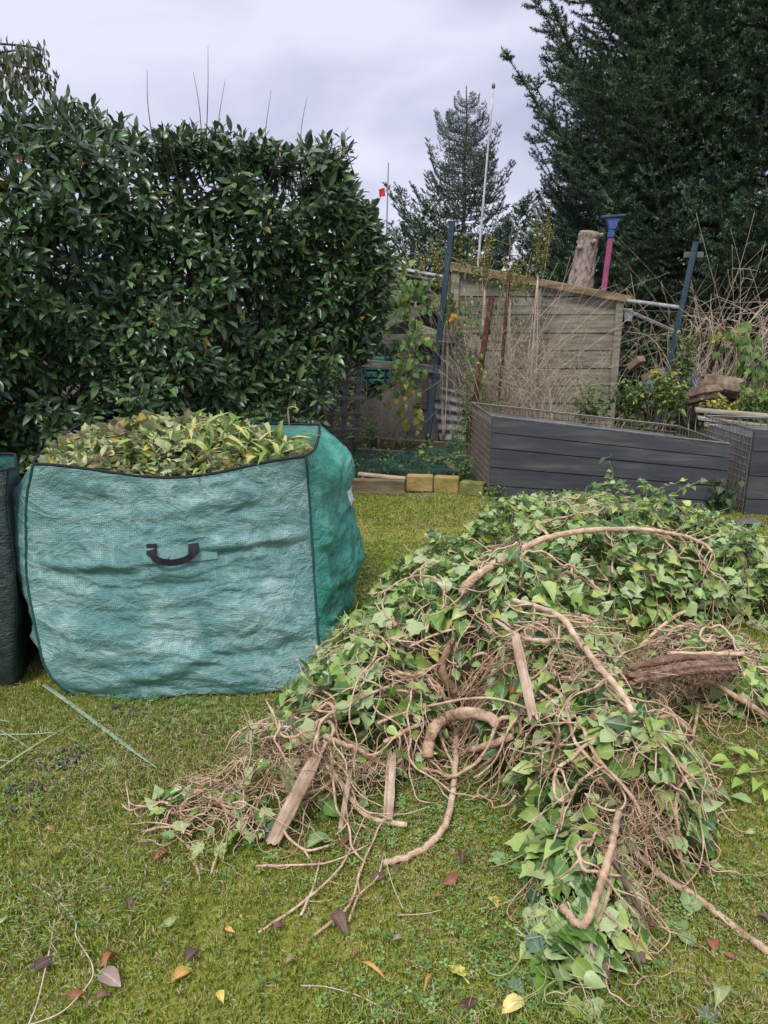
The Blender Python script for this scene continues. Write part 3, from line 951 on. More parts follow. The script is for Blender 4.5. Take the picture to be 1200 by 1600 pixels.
for (s, w, z, o_, k) in shoots:
    base = hedge_pt(s, w, z)
    o_ = o_/np.linalg.norm(o_)
    L = rng.uniform(.10, .2)
    a0 = rng.uniform(0, 2*PI)
    side = np.cross(o_, [.1, .2, 1.]); side /= np.linalg.norm(side); up = np.cross(side, o_)
    for i in range(k):
        t = i/k
        a = a0 + i*2.4
        rad = math.cos(a)*side + math.sin(a)*up
        spread = 1.05 - .6*t
        d = o_*(.45+.6*t) + rad*spread + np.array([0, 0, -.38+.3*t])
        P.append(base + o_*(t-.6)*L + rad*.01)
        D.append(d)
        Nn.append(o_*1.2 - rad*.4 + np.array([0, 0, .9]))
        S.append(rng.uniform(.075, .155)*(1-.2*t))
        Sh.append(1.0 if w < .25 else .2)
    if w < .35 and rng.random() < .5:
        stem.tube(spline([base - o_*.22 - np.array([0, 0, .05]), base-o_*.08, base + o_*L*.35], 3), [.004]*6+[.002], 4)
scatter(T_LAUREL, P, D, Nn, S, 'foliage', m_laurel, hedge, 290, show=np.array(Sh))
tag(stem.build('twigs', m_hbark, hedge, smooth=True), kind='stuff')
for i in range(26):                                        # main stems rising from the ground
    s = .2 + (HL-.5)*i/25 + rng.uniform(-.08, .08); w = rng.uniform(.35, .75)
    pts = []
    x = s
    for q in range(7):
        z = q*.37
        x += rng.uniform(-.10, .10); w += rng.uniform(-.07, .07)
        pts.append(hedge_pt(x, w, z))
    MB().tube(spline(pts, 4), np.linspace(rng.uniform(.02, .035), .008, 25), 7, lump=.08).build('trunk', m_hbark, hedge, smooth=True)
for i in range(60):                                        # side branches
    s = rng.uniform(.2, HL-.3); w = rng.uniform(.2, .7); z = rng.uniform(.5, 2.3)
    p = hedge_pt(s, w, z)
    d = np.array([rng.uniform(-.5, .5), -.3, .35])
    MB().tube(spline([p, p+d*.4+rng.normal(0, .03, 3), p+d*.9+rng.normal(0, .05, 3)], 4), np.linspace(.011, .004, 9), 5).build('branch', m_hbark, hedge, smooth=True)
for i, (px, py, py2, dx) in enumerate(((322, 150, 72, 3), (316, 148, 112, -14), (238, 140, 108, -8), (338, 158, 124, 14), (412, 178, 140, 12), (468, 190, 150, 12))):
    r_ = ray(px, py); q_ = hedge_pt(0, .3, 0)
    yb = np.dot(q_[:2], HN)/(r_.x/r_.y*HN[0]+HN[1])
    a, b_ = np.array(at(px, py+75, yb)), np.array(at(px+dx, py2, yb))
    MB().tube(spline([a, (a+b_)/2+rng.normal(0, .012, 3), b_], 4), np.linspace(.004, .0012, 9), 4).build('bare_shoot', m_hbark, hedge, smooth=True)

# ================================================================== CONIFERS
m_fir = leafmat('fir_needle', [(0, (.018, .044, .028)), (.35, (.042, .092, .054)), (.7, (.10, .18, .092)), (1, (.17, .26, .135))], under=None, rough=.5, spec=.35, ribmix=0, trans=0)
m_spruce = leafmat('spruce_needle', [(0, (.06, .10, .08)), (.5, (.105, .165, .12)), (1, (.17, .24, .16))], under=None, rough=.6, spec=.2, ribmix=0, trans=.1)
m_cbark = surf('conifer_bark', [(.3, (.04, .03, .024)), (.6, (.11, .08, .06)), (.8, (.2, .16, .13))], scale=9, stretch=(1, 1, .35), rough=.95, bump=.9, bscale=30)

class Brush:
    def __init__(s):
        s.P, s.D, s.N, s.S, s.C, s.B = [], [], [], [], [], MB()
    def shoot(s, pts, dens, nl, r=.004, tips=True):
        pts = np.asarray(pts, float)
        seg = np.diff(pts, axis=0); L = np.linalg.norm(seg, axis=1)
        s.B.tube(pts, np.linspace(r, r*.6, len(pts)), 3, cap=False)
        n = max(4, int(L.sum()*dens))
        cum = np.concatenate([[0], np.cumsum(L)])
        q = rng.random(n)*cum[-1]
        i = np.clip(np.searchsorted(cum, q)-1, 0, len(seg)-1)
        f = (q-cum[i])/L[i]
        p = pts[i] + seg[i]*f[:, None]
        t = seg[i]/L[i][:, None]
        rad = rnd_unit(n); rad[:, 2] = rad[:, 2]*.7 + .25
        rad -= (rad*t).sum(1)[:, None]*t
        rad /= np.linalg.norm(rad, axis=1)[:, None]+1e-9
        d = rad + t*rng.uniform(.35, .9, n)[:, None]
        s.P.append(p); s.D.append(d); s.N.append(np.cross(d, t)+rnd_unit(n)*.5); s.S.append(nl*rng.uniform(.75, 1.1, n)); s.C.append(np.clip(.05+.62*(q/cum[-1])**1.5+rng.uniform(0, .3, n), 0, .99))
    def meshes(s, nm, mat, w):
        P, D, Nn, S = np.vstack(s.P), np.vstack(s.D), np.vstack(s.N), np.concatenate(s.S)
        M = frames(D, Nn)
        T = np.array([(-w, 0, 0), (w, 0, 0), (w*.5, 1, 0)])
        v = T[None]*np.stack([np.ones_like(S), S, S], 1)[:, None, :]
        V = (np.einsum('nij,nkj->nki', M, v) + P[:, None]).reshape(-1, 3)
        F = np.arange(len(V)).reshape(-1, 3)
        bv = np.vstack(s.B.V); bf = np.vstack(s.B.F4)
        nv = len(V)
        me = mesh_from(nm, np.vstack([V, bv]), [F, bf+nv], mat, False, {'rnd': np.concatenate([np.repeat(np.concatenate(s.C), 3), np.zeros(len(bv))])})
        me.materials.append(m_cbark)
        mi = np.zeros(len(F)+len(bf), np.int32); mi[len(F):] = 1
        me.polygons.foreach_set('material_index', mi)
        return me

def fir_bough(L=2.5, dens=150, nl=.024, step=.075, spread=.42, lift=.30, tert=True, start=.22, w=.0022, mat=None, tl=.2, tg=1.15):
    b_ = Brush()
    def axis(t):
        return np.array([t*L, .05*math.sin(t*4)*L*.3, L*(-.16*math.sin(PI*min(1, t*1.05)) + lift*t**3)])
    main = np.array([axis(t) for t in np.linspace(0, 1, 14)])
    b_.shoot(main[3:], dens*.8, nl, .008)
    b_.B.tube(main[:6], [.016, .015, .013, .011, .01, .009], 4, cap=False)
    t = start
    while t < .97:
        for sg in (-1, 1):
            ll = L*spread*(1-t)**.75*rng.uniform(.75, 1.12) + .07
            a = R(rng.uniform(46, 62))
            p0 = axis(t)
            tx = axis(t+.02)-p0; tx /= np.linalg.norm(tx)
            d = tx*math.cos(a) + np.array([0, sg*math.sin(a), 0])
            up = rng.uniform(.02, .25)
            pts = [p0 + d*ll*q + np.array([0, 0, ll*(up*q*q - .06*math.sin(PI*q))]) for q in np.linspace(0, 1, 6)]
            b_.shoot(pts, dens, nl, .005)
            if tert and ll > .16:
                q = .22
                while q < .93:
                    for s2 in (-1, 1):
                        l2 = min(tl, ll*.50*(1-q)**.6*rng.uniform(.6, 1.15)) + .05
                        c, s3 = math.cos(s2*R(48)), math.sin(s2*R(48))
                        d2 = np.array([d[0]*c-d[1]*s3, d[0]*s3+d[1]*c, rng.uniform(.0, .35)])
                        pq = p0 + d*ll*q + np.array([0, 0, ll*(up*q*q-.06*math.sin(PI*q))])
                        b_.shoot([pq, pq+d2*l2*.5, pq+d2*l2+np.array([0, 0, l2*.15])], dens, nl, .003)
                    q += step*tg/ll if ll > .3 else .25
        t += step/L*rng.uniform(.8, 1.2)*1.35
    return b_.meshes('bough', mat, w)

boughs = [fir_bough(L=2.3+.1*i, lift=.12+.09*i, dens=330, nl=.037, w=.0050, step=.115, spread=.40, mat=m_fir, start=.3, tl=.34, tg=1.5) for i in range(5)]
def rotm(az, pitch, roll):
    return (Matrix.Rotation(az, 3, 'Z') @ Matrix.Rotation(-pitch, 3, 'Y') @ Matrix.Rotation(roll, 3, 'X'))
def conifer(name, label, base, H, crown, meshes, L0, mat_b, dz, per, z0, tr, part='bough', zmax=None, pit=(R(-12), R(35)), yaw=None, tipf=1.0, var=.16):
    t = thing(name, label, 'conifer', base)
    b0 = np.array(base)
    pts = [b0 + np.array([.02*math.sin(q*3), .02*math.cos(q*2), q*H/8]) for q in range(9)]
    MB().tube(pts, np.linspace(tr, .012, 9), 9, lump=.04).build('trunk', mat_b, t, smooth=True)
    z = z0
    az = 0
    while z < (zmax or H*.985):
        f = z/H
        Rr = crown(f)
        for i in range(max(4, int(per*(1-.35*f)))):
            az += 2.399
            me = meshes[rng.integers(len(meshes))]
            o = bpy.data.objects.new(part, me)
            sc = Rr/L0*rng.uniform(1-var, 1.1)
            COL.objects.link(o); o.parent = t
            pt = pit[0]+(pit[1]-pit[0])*f + rng.uniform(-.12, .12)
            M = rotm(az+rng.uniform(-.2, .2), pt, rng.uniform(-.3, .3)).to_4x4() @ Matrix.Diagonal((sc, sc**.7 if sc < 1 else sc, sc**.7 if sc < 1 else sc, 1))
            M.translation = Vector((0, 0, z+rng.uniform(-dz*.5, dz*.5)))
            o.matrix_basis = M
            WL[o] = Vector(base)
        z += dz*(1-.45*f)
    return t
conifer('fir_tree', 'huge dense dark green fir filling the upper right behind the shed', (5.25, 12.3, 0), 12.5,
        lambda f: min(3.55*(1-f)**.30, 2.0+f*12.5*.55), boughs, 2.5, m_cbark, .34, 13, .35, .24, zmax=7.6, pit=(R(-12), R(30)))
sp = [fir_bough(L=1.7, dens=170, nl=.040, step=.15, spread=.36, lift=.04, tert=True, start=.15, w=.007, mat=m_spruce) for i in range(4)]
conifer('spruce_tree', 'small sparse grey green spruce with a pointed top behind the white pole', (1.66, 16.5, 0), 5.75,
        lambda f: 3.4*(1-f)**.9+.12, sp, 1.7, m_cbark, .34, 7, .5, .07, pit=(R(8), R(52)), zmax=5.45, var=.42)
conifer('spruce_tree', 'lower bushy conifer standing between the small spruce and the huge fir', (3.75, 15.5, 0), 4.9,
        lambda f: 1.6*(1-f)**.7+.15, sp, 1.7, m_cbark, .24, 10, .3, .08, pit=(R(-5), R(35)))

# broadleaf tree behind the hedge, its outer branch hanging in at the top left
m_willow = leafmat('hanging_leaf', [(0, (.05, .075, .035)), (.5, (.09, .12, .05)), (.9, (.16, .19, .08))], under=(.14, .17, .10), rough=.5, trans=.25)
tr_ = thing('hanging_leaf_tree', 'tree with small drooping grey green leaves reaching in above the hedge at the top left', 'tree', (-5.6, 8.2, 0))
MB().tube(spline([(-5.6, 8.2, 0), (-5.55, 8.2, 1.4), (-5.3, 8.1, 2.8), (-5.0, 8.0, 3.8)], 5), np.linspace(.12, .05, 16), 8, lump=.05).build('trunk', m_hbark, tr_, smooth=True)
P, D, S = [], [], []
for i in range(16):
    a = rng.uniform(-.9, 1.1)
    st = np.array([-5.15, 8.05, rng.uniform(2.9, 3.8)])
    tip = np.array(at(-60+12*i, 60+(i*37) % 80, rng.uniform(7.4, 8.3))) if i < 11 else st + np.array([-.8*math.cos(a), .9*math.sin(a), .3])
    mid = (st+tip)/2 + np.array([0, 0, .22])
    q = spline([st, mid, tip, tip+np.array([.06, 0, -.12])], 6)
    MB().tube(q, np.linspace(.018, .004, len(q)), 5).build('branch', m_hbark, tr_, smooth=True)
    for p in q[7:]:
        for _ in range(9):
            P.append(p+rng.normal(0, .045, 3)); D.append(np.array([rng.normal(0, .35), rng.normal(0, .35), -1.])); S.append(rng.uniform(.06, .1))
scatter(T_LAUREL, P, D, rnd_unit(len(P)), S, 'foliage', m_willow, tr_, 0)

# ================================================================== DISTANT GREENERY
m_bush = leafmat('bush_leaf', [(0, (.02, .04, .018)), (.5, (.035, .065, .026)), (.9, (.06, .10, .035))], under=(.06, .09, .05), rough=.55, trans=.1)
def bush(name, label, c, rx, ry, h, n, s, mat, temps=T_OVAL, nstem=6, nparts=0, low=.0):
    t = thing(name, label, 'bush', (c[0], c[1], 0))
    u = rnd_unit(n); u[:, 2] = np.abs(u[:, 2])
    rr = rng.uniform(.55, 1.0, n)**.6
    lump = 1 + .16*np.sin(u[:, 0]*7+c[0])*np.sin(u[:, 2]*8+u[:, 1]*5)
    P = np.stack([c[0]+u[:, 0]*rx*rr*lump, c[1]+u[:, 1]*ry*rr*lump, low+u[:, 2]*(h-low)*rr*lump], 1)
    D = u + rng.normal(0, .6, (n, 3))
    scatter(temps, P, D, u*.6+np.array([0, 0, .6])+rng.normal(0, .3, (n, 3)), rng.uniform(.6, 1.2, n)*s, 'foliage', mat, t, nparts)
    for i in range(nstem):
        a = rng.uniform(0, 2*PI)
        e = np.array([c[0]+math.cos(a)*rx*.6, c[1]+math.sin(a)*ry*.6, h*.75])
        MB().tube(spline([(c[0]+.1*math.cos(a), c[1], 0), (np.array([c[0], c[1], 0])+e)/2+rng.normal(0, .05, 3), e], 4), np.linspace(.03, .008, 9), 5).build('stem', m_hbark, t, smooth=True)
    return t
bush('evergreen_bush', 'dark rounded evergreen bush far behind the left blue post', (.75, 13.2), 1.1, .9, 3.05, 3200, .12, m_bush)
bush('evergreen_bush', 'low dark bush behind the corrugated sheet and old boards', (.1, 11.6), 1.3, .8, 2.0, 2600, .11, m_bush)
bush('evergreen_bush', 'dark bush filling the gap beneath the small spruce', (2.2, 14.0), 1.5, .9, 2.4, 3000, .12, m_bush)
bush('evergreen_bush', 'dark bush under the fir at the far right of the chain link', (7.2, 11.5), 1.6, 1.0, 2.0, 2400, .13, m_bush)
bush('evergreen_bush', 'dark scrub seen through the chain link right of the shed', (3.6, 10.4), 1.3, .7, 1.25, 2600, .10, m_bush)
bush('evergreen_bush', 'dark scrub behind the trellis under the hedge', (-1.2, 9.6), 1.8, .9, 1.7, 3000, .10, m_bush)
for i, x in enumerate((-14, -9.5, -5.5, -1.5, 3, 7.5, 12, 17)):
    bush('distant_bush', ('far dark bush of the garden boundary', 'pale far bush of the garden boundary')[i % 2]+(' beyond the hedge, ' if x < 0 else ' beyond the fir, ')+['leftmost', 'second from left', 'third from left', 'nearest the hedge end', 'nearest the spruce', 'second from the spruce', 'third from the spruce', 'rightmost'][i],
         (x, 24+1.5*math.sin(i*2)), 2.9, 2, 3.2+.5*math.sin(i*3), 1500, .3, m_bush, nstem=3)

# ================================================================== FENCE LINE (posts, wire, aerial)
m_bluepost = surf('blue_painted_post', [(.3, (.022, .038, .055)), (.55, (.038, .065, .09)), (.7, (.07, .10, .125)), (.85, (.18, .16, .13))], scale=7, stretch=(1, 1, .4), rough=.65, bump=.4, bscale=40)
m_rust = surf('rusty_steel', [(.3, (.045, .02, .015)), (.55, (.10, .042, .03)), (.8, (.17, .08, .05))], scale=15, rough=.9, bump=.5, bscale=60)
m_galv = surf('grey_wire', [(.3, (.10, .11, .10)), (.7, (.22, .22, .20))], scale=20, rough=.6, metal=.3)
m_dkwire = surf('green_fence_wire', [(.3, (.012, .03, .03)), (.7, (.03, .07, .07))], scale=20, rough=.6)
def angle_post(name, label, p0, p1, w, mat, holes=True, tag_bit=None):
    """L-section steel post with a row of bolts"""
    t = thing(name, label, 'fence post', tuple(p0))
    p0, p1 = np.array(p0), np.array(p1)
    d = (p1-p0); L = np.linalg.norm(d); d /= L
    x = np.cross([0, 1, 0], d); x /= np.linalg.norm(x); y = np.cross(d, x)
    mb = MB()
    M = np.stack([x, y, d], 1)
    mb.box((p0+p1)/2, (w, .006, L), M, 0)
    mb.box((p0+p1)/2 + x*(w/2-.003) + y*(w/2-.0035), (.006, w-.001, L*.9995), M, 0)
    mb.build('steel_section', mat, t)
    if holes:
        hb = MB()
        for q in np.arange(.12, L-.05, .22):
            c = p0 + d*q - x*w*.12 - y*.0032
            hb.tube([c, c - y*.006], .009, 6)
        hb.build('bolt_heads', mat, t)
    return t
PB = {}
def post_px(name, label, b, tpx, Y, w, mat, **k):
    t0 = np.array(at(tpx[0], tpx[1], Y))
    b0 = np.array(at(b[0], b[1], Y))
    f = (t0[2]+.05)/(t0[2]-b0[2])
    base = t0 + (b0-t0)*f
    PB[label] = (base, t0)
    return angle_post(name, label, base, t0, w, mat, **k)
FY = 8.15
pl = post_px('metal_post', 'tall blue painted steel post by the climbing vine, left one', (668, 688), (707, 345), FY, .062, m_bluepost)
pr = post_px('metal_post', 'blue painted steel post leaning over the brambles right of the shed', (1040, 598), (1088, 378), 7.6, .062, m_bluepost)
mb = MB()
c = np.array(at(1086, 398, 7.62)); mb.box(c+np.array([.0, .035, 0]), (.19, .02, .055), None, .004)
mb.build('cross_plate', m_galv, pr)
post_px('rusty_post', 'reddish rusty iron post left of the planked shed', (738, 655), (768, 465), 8.0, .06, m_rust)
post_px('rusty_post', 'short reddish rusty post in the brambles near the variegated ivy', (1103, 595), (1133, 503), 7.5, .05, m_rust)
post_px('rusty_post', 'thin rusty post standing against the shed planks', (785, 560), (795, 430), 8.3, .035, m_rust, holes=False)

def chain_link(label, A, B, h, z0, mat, cell=.075, r=.0016):
    """woven diamond mesh between ground points A and B, hung on two line wires"""
    t = thing('chain_link_fence', label, 'wire fence', (A[0], A[1], 0))
    A, B = np.array(A, float), np.array(B, float)
    L = np.linalg.norm(B-A); d = (B-A)/L; nrm = np.array([-d[1], d[0]])
    mb = MB()
    n = int(L/cell); m = int(h/cell*1.0)
    for i in range(n):
        P = []
        for j in range(m+1):
            s = (i + (.5 if (j % 2) else -.5) + .5)*cell
            sag = .02*math.sin(s*2.1)
            q = A + d*s + nrm*(.004 if j % 2 else -.004)
            P.append((q[0], q[1], z0 + sag + j*h/m))
        mb.tube(P, r, 3, cap=False)
    mb.build('wire_mesh', mat, t)
    for z in (z0+.01, z0+h/2, z0+h):
        Q = [(A[0]+d[0]*L*q, A[1]+d[1]*L*q, z+.02*math.sin(q*9)) for q in np.linspace(0, 1, 14)]
        MB().tube(Q, .0022, 4).build('line_wire', mat, t, smooth=True)
    return t
chain_link('rusting chain link wire between the hedge and the planked shed', (-.5, 8.2), (1.5, 8.1), 1.45, .05, m_dkwire, .08, .0018)
chain_link('dark chain link wire stretched to the right of the shed', (1.6, 8.6), (6.2, 7.6), 1.42, .03, m_galv, .085, .0019)

# tall pale aerial pole
m_white2 = surf('weathered_white', [(.3, (.30, .30, .30)), (.6, (.52, .52, .52)), (.8, (.66, .66, .66))], scale=12, rough=.6, bump=.3)
tp = thing('aerial_pole', 'tall thin leaning white pole with a small knob, in front of the small spruce', 'pole', tuple(at(742, 470, 11.)*1.0))
a, b_ = np.array(at(742, 470, 11.)), np.array(at(771, 134, 11.))
MB().tube([a+(b_-a)*q for q in np.linspace(-.32, 1, 8)], np.linspace(.022, .013, 8), 7).build('pole', m_white2, tp, smooth=True)
MB().tube([b_-[0, 0, .03], b_, b_+[0, 0, .03]], [.02, .026, .012], 7).build('end_knob', m_galv, tp, smooth=True)
tp = thing('flag_mast', 'thin dark mast with a red pennant beside the hedge end', 'flag mast', tuple(at(604, 400, 9.)))
a, b_ = np.array(at(602, 440, 9.)), np.array(at(607, 254, 9.))
MB().tube([a-[0, 0, 1.6], a, b_], [.012, .011, .006], 5).build('mast', m_galv, tp, smooth=True)
P = [at(601, 293, 9.), at(592, 296, 9.02), at(593, 309, 9.04), at(597, 307, 8.98), at(602, 306, 9.)]
V = [list(p) for p in P] + [list(p+Vector((0, .012, 0))) for p in P]
put('pennant', V, [(0, 1, 2, 3, 4)] , m_redp, tp) if False else None
mb = MB(); mb.add(V, [(0, 1, 6, 5), (1, 2, 7, 6), (2, 3, 8, 7), (3, 4, 9, 8), (4, 0, 5, 9)], [(0, 2, 1), (0, 3, 2), (0, 4, 3), (5, 6, 7), (5, 7, 8), (5, 8, 9)])
mb.build('pennant', m_redp, tp)

# ================================================================== PLANKED SHED
m_plank = surf('weathered_plank', [(.25, (.085, .085, .055)), (.42, (.19, .18, .13)), (.58, (.30, .275, .21)), (.8, (.42, .39, .32))], scale=5, stretch=(.6, 1, 5), rough=.9, bump=.7, bscale=22, bstretch=(.5, 1, 9))
m_beam = surf('mossy_beam', [(.25, (.07, .065, .04)), (.45, (.17, .13, .08)), (.6, (.30, .22, .12)), (.8, (.40, .33, .23))], scale=6, stretch=(.5, 1, 3), rough=.9, bump=.7, bscale=25, bstretch=(.5, 1, 6))
m_greywood = surf('grey_old_wood', [(.25, (.05, .045, .04)), (.5, (.13, .12, .105)), (.8, (.28, .26, .23))], scale=5, stretch=(.6, 1, 4), rough=.9, bump=.7, bscale=25, bstretch=(.6, 1, 6))
SY = 8.9
shed = thing('planked_shed', 'low weathered shed with horizontal planks and a sloping roof board', 'shed', (1.8, SY, 0))
xl, xr = at(706, 420, SY).x, at(975, 470, SY).x
def roof_z(x):
    zl, zr = at(706, 416, SY).z, at(975, 466, SY).z
    return zl + (zr-zl)*(x-xl)/(xr-xl)
ph = .205
z = -.02
while z < 2.0:
    x1 = xr - .02
    zt = z + ph - .008
    # planks under the sloping roof are cut along the slope
    def top(x): return min(zt, roof_z(x)-.03)
    if roof_z(xl) - .03 > z + .02:
        xe = x1
        if roof_z(x1)-.03 < z+.02:
            xe = xl + (roof_z(xl)-.03-z-.02)/(roof_z(xl)-roof_z(x1))*(x1-xl)
        for (xa, xb) in ((xl, min(xe, xl+.98)), (xl+.983, xe)):
            if xb - xa < .05: continue
            th = rng.uniform(-.004, .004)
            fr = []
            for X_ in np.linspace(xa, xb, 5):
                for yy in (SY+th, SY+.024+th):
                    for zz in (z+.002, top(X_)):
                        fr.append((X_, yy + (.006 if zz > z+.05 and yy < SY+.01 else 0), zz))
            F = []
            for i in range(4):
                q = i*4; e = q+4
                F += [(q, e, e+1, q+1), (q+3, e+3, e+2, q+2), (q+1, e+1, e+3, q+3), (q, q+2, e+2, e)]
            F += [(0, 1, 3, 2), (16, 18, 19, 17)]
            MB().add(fr, F).build('plank', m_plank, shed)
    z += ph
for X_, w in ((xl+.04, .09), (xr-.055, .085), (xl+1.0, .075)):
    zt = roof_z(X_)-.035
    MB().beam((X_, SY-.030, 0), (X_-.0, SY-.030, zt), w, .045, up=(0, 1, 0), bev=.004).build('corner_post' if w > .08 else 'batten', m_plank, shed)
# roof boards behind the fascia
MB().beam((xl-.04, SY-.055, roof_z(xl-.04)-.005), (xr+.06, SY-.055, roof_z(xr+.06)-.005), .045, .085, bev=.006, jig=.003).build('fascia_board', m_beam, shed)
for i in range(9):
    y = SY + .04 + i*.17
    MB().beam((xl-.05, y+.08, roof_z(xl-.05)+.02), (xr+.05, y+.08, roof_z(xr+.05)+.02), .165, .022, bev=.003, jig=.003).build('roof_board', m_greywood, shed)
for X_ in (xl+.012, xr-.032):
    for i in range(9):
        zt = roof_z(X_)-.04
        z0, z1 = i*ph, min((i+1)*ph-.008, zt)
        if z1-z0 < .03: continue
        MB().box((X_, SY+.78, (z0+z1)/2), (.022, 1.5, z1-z0), None, .003).build('side_plank', m_plank, shed)
MB().box(((xl+xr)/2, SY+1.54, .7), (xr-xl-.06, .02, 1.4), None, .003).build('back_wall', m_greywood, shed)
m_greypipe = surf('dirty_white', [(.3, (.16, .16, .15)), (.6, (.36, .36, .35)), (.8, (.52, .52, .5))], scale=14, rough=.7, bump=.3)
# white pipe / gutter end resting to the right
tag(MB().tube(spline([at(980, 470, SY-.1), at(1020, 475, SY-.25), at(1064, 481, SY-.4)], 3), .024, 8).build('white_pipe', m_greypipe, None, smooth=True), 'dirty white pipe sticking out at the right end of the shed roof', 'pipe')
tag(MB().beam(at(975, 483, SY-.2), at(1060, 520, SY-.7), .05, .03, bev=.004).build('loose_batten', m_greywood, None), 'thin grey batten lying below the white pipe', 'batten')
m_metalpl = surf('pale_bracket', [(.3, (.22, .25, .28)), (.7, (.42, .45, .5))], scale=15, rough=.5, metal=.4)
tag(MB().box(at(982, 492, SY-.13), (.09, .008, .14), None, .001).build('corner_bracket', m_metalpl, shed), None)

# sawn tree stump standing behind the shed
m_log = surf('stump_bark', [(.3, (.07, .055, .045)), (.45, (.20, .155, .125)), (.65, (.38, .31, .26))], scale=26, stretch=(1, 1, .45), rough=.95, bump=1.0, bscale=28, dist=.03, detail=9)
m_cut = surf('cut_wood', [(.3, (.26, .19, .12)), (.6, (.42, .33, .22)), (.8, (.52, .43, .31))], scale=18, rough=.85, bump=.3)
LY = 9.9
st = thing('tree_stump', 'sawn off leaning tree trunk standing up behind the shed roof', 'tree stump', tuple(at(908, 470, LY)))
a, b_ = np.array(at(902, 470, LY)), np.array(at(921, 366, LY))
d = (b_-a)/np.linalg.norm(b_-a)
path = [a-d*1.6*q for q in (1, .5)] + [a, a+(b_-a)*.3, a+(b_-a)*.55, a+(b_-a)*.8, a+(b_-a)*.9, b_]
MB().tube(spline(path, 3), np.interp(np.linspace(0, 1, 22), [0, .3, .6, .85, 1], [.22, .18, .140, .125, .135]), 18, lump=.06).build('trunk', m_log, st, smooth=True)
MB().tube([b_+d*.005, b_+d*.03], [.125, .122], 14).build('sawn_face', m_cut, st)
mb = MB()
for q, an in ((.8, -1.3), (.86, .9), (.72, -2.4), (.9, -.4)):
    c = a+(b_-a)*q; dd = np.array([math.cos(an), math.sin(an), .4])
    mb.tube([c+dd*.12, c+dd*.18], [.035, .025], 7)
mb.build('branch_stub', m_log, st, smooth=True)

# long handled tool standing head up
m_magenta = surf('magenta_plastic', [(.3, (.22, .04, .11)), (.7, (.33, .08, .17))], scale=10, rough=.5, bump=.1)
m_blue = surf('blue_plastic', [(.3, (.03, .06, .22)), (.7, (.06, .11, .32))], scale=10, rough=.45, bump=.1)
TY = 9.3
a, b_ = np.array(at(947, 462, TY)), np.array(at(954, 372, TY))
tl = thing('snow_pusher', 'long handled tool with magenta handle and blue head standing upside down behind the shed', 'long handled tool', tuple(a - [0, 0, 1.4]))
MB().beam(a-[0.12, 0, 1.45], b_, .062, .05, up=(0, 1, 0), bev=.012).build('handle', m_magenta, tl)
c = np.array(at(956, 358, TY)); e = np.array(at(957, 345, TY))
MB().beam(b_, c, .07, .06, up=(0, 1, 0), bev=.01).build('socket', m_blue, tl)
mb = MB()
V = []
for (w, zz, dy) in ((.035, 0, .035), (.045, .04, .035), (.06, .08, .03), (.09, .115, .03)):
    for sx, sy in ((-1, -1), (1, -1), (1, 1), (-1, 1)):
        V.append(c + np.array([sx*w, sy*dy, zz]))
F = [(i*4+j, i*4+(j+1) % 4, i*4+4+(j+1) % 4, i*4+4+j) for i in range(3) for j in range(4)] + [(3, 2, 1, 0), (12, 13, 14, 15)]
mb.add(V, F); mb.build('head', m_blue, tl)
MB().beam(c+np.array([-.14, -.01, .13]), c+np.array([.145, -.01, .15]), .08, .03, bev=.008).build('blade', m_bluepost, tl)

# ================================================================== BOARDS AND SHEETS LEFT OF THE SHED
def board(name, label, cat, p0, p1, w, h, mat, up=(0, 0, 1), grp=None):
    o = MB().beam(p0, p1, w, h, up=up, bev=.004, jig=.002).build(name, mat, None)
    return tag(o, label, cat, grp)
m_sheet = surf('grey_board', [(.3, (.07, .068, .055)), (.55, (.13, .125, .10)), (.8, (.22, .20, .16))], scale=4, rough=.9, bump=.35, bscale=20)
m_corr = surf('corrugated_grey', [(.3, (.12, .12, .125)), (.6, (.24, .24, .25)), (.8, (.36, .36, .37))], scale=5, rough=.6, bump=.3)
BY = 8.7
# sloping grey panel: a four sided slab
def slab(name, label, cat, pts, th, mat):
    A = [np.array(p) for p in pts]
    V = A + [p + np.array([0, th, 0]) for p in A]
    n = len(A)
    mb = MB()
    F4 = [(i, (i+1) % n, n+(i+1) % n, n+i) for i in range(n)]
    F3 = [(0, i+1, i) for i in range(1, n-1)] + [(n, n+i, n+i+1) for i in range(1, n-1)]
    mb.add(V, F4, F3)
    return tag(mb.build(name, mat, None), label, cat)
slab('grey_board', 'large grey board leaning with a slanted top edge below the vine', 'board',
     [at(568, 698, 8.35), at(545, 645, 8.4), at(612, 606, 8.5), at(640, 590, 8.55), at(688, 588, 8.55), at(684, 700, 8.35)], .03, m_sheet)
slab('tar_board', 'dark warped board standing behind the left blue post', 'board',
     [at(684, 660, 8.62), at(690, 560, 8.72), at(720, 535, 8.74), at(752, 560, 8.72), at(750, 700, 8.5), at(690, 706, 8.5)], .02, m_sheet)
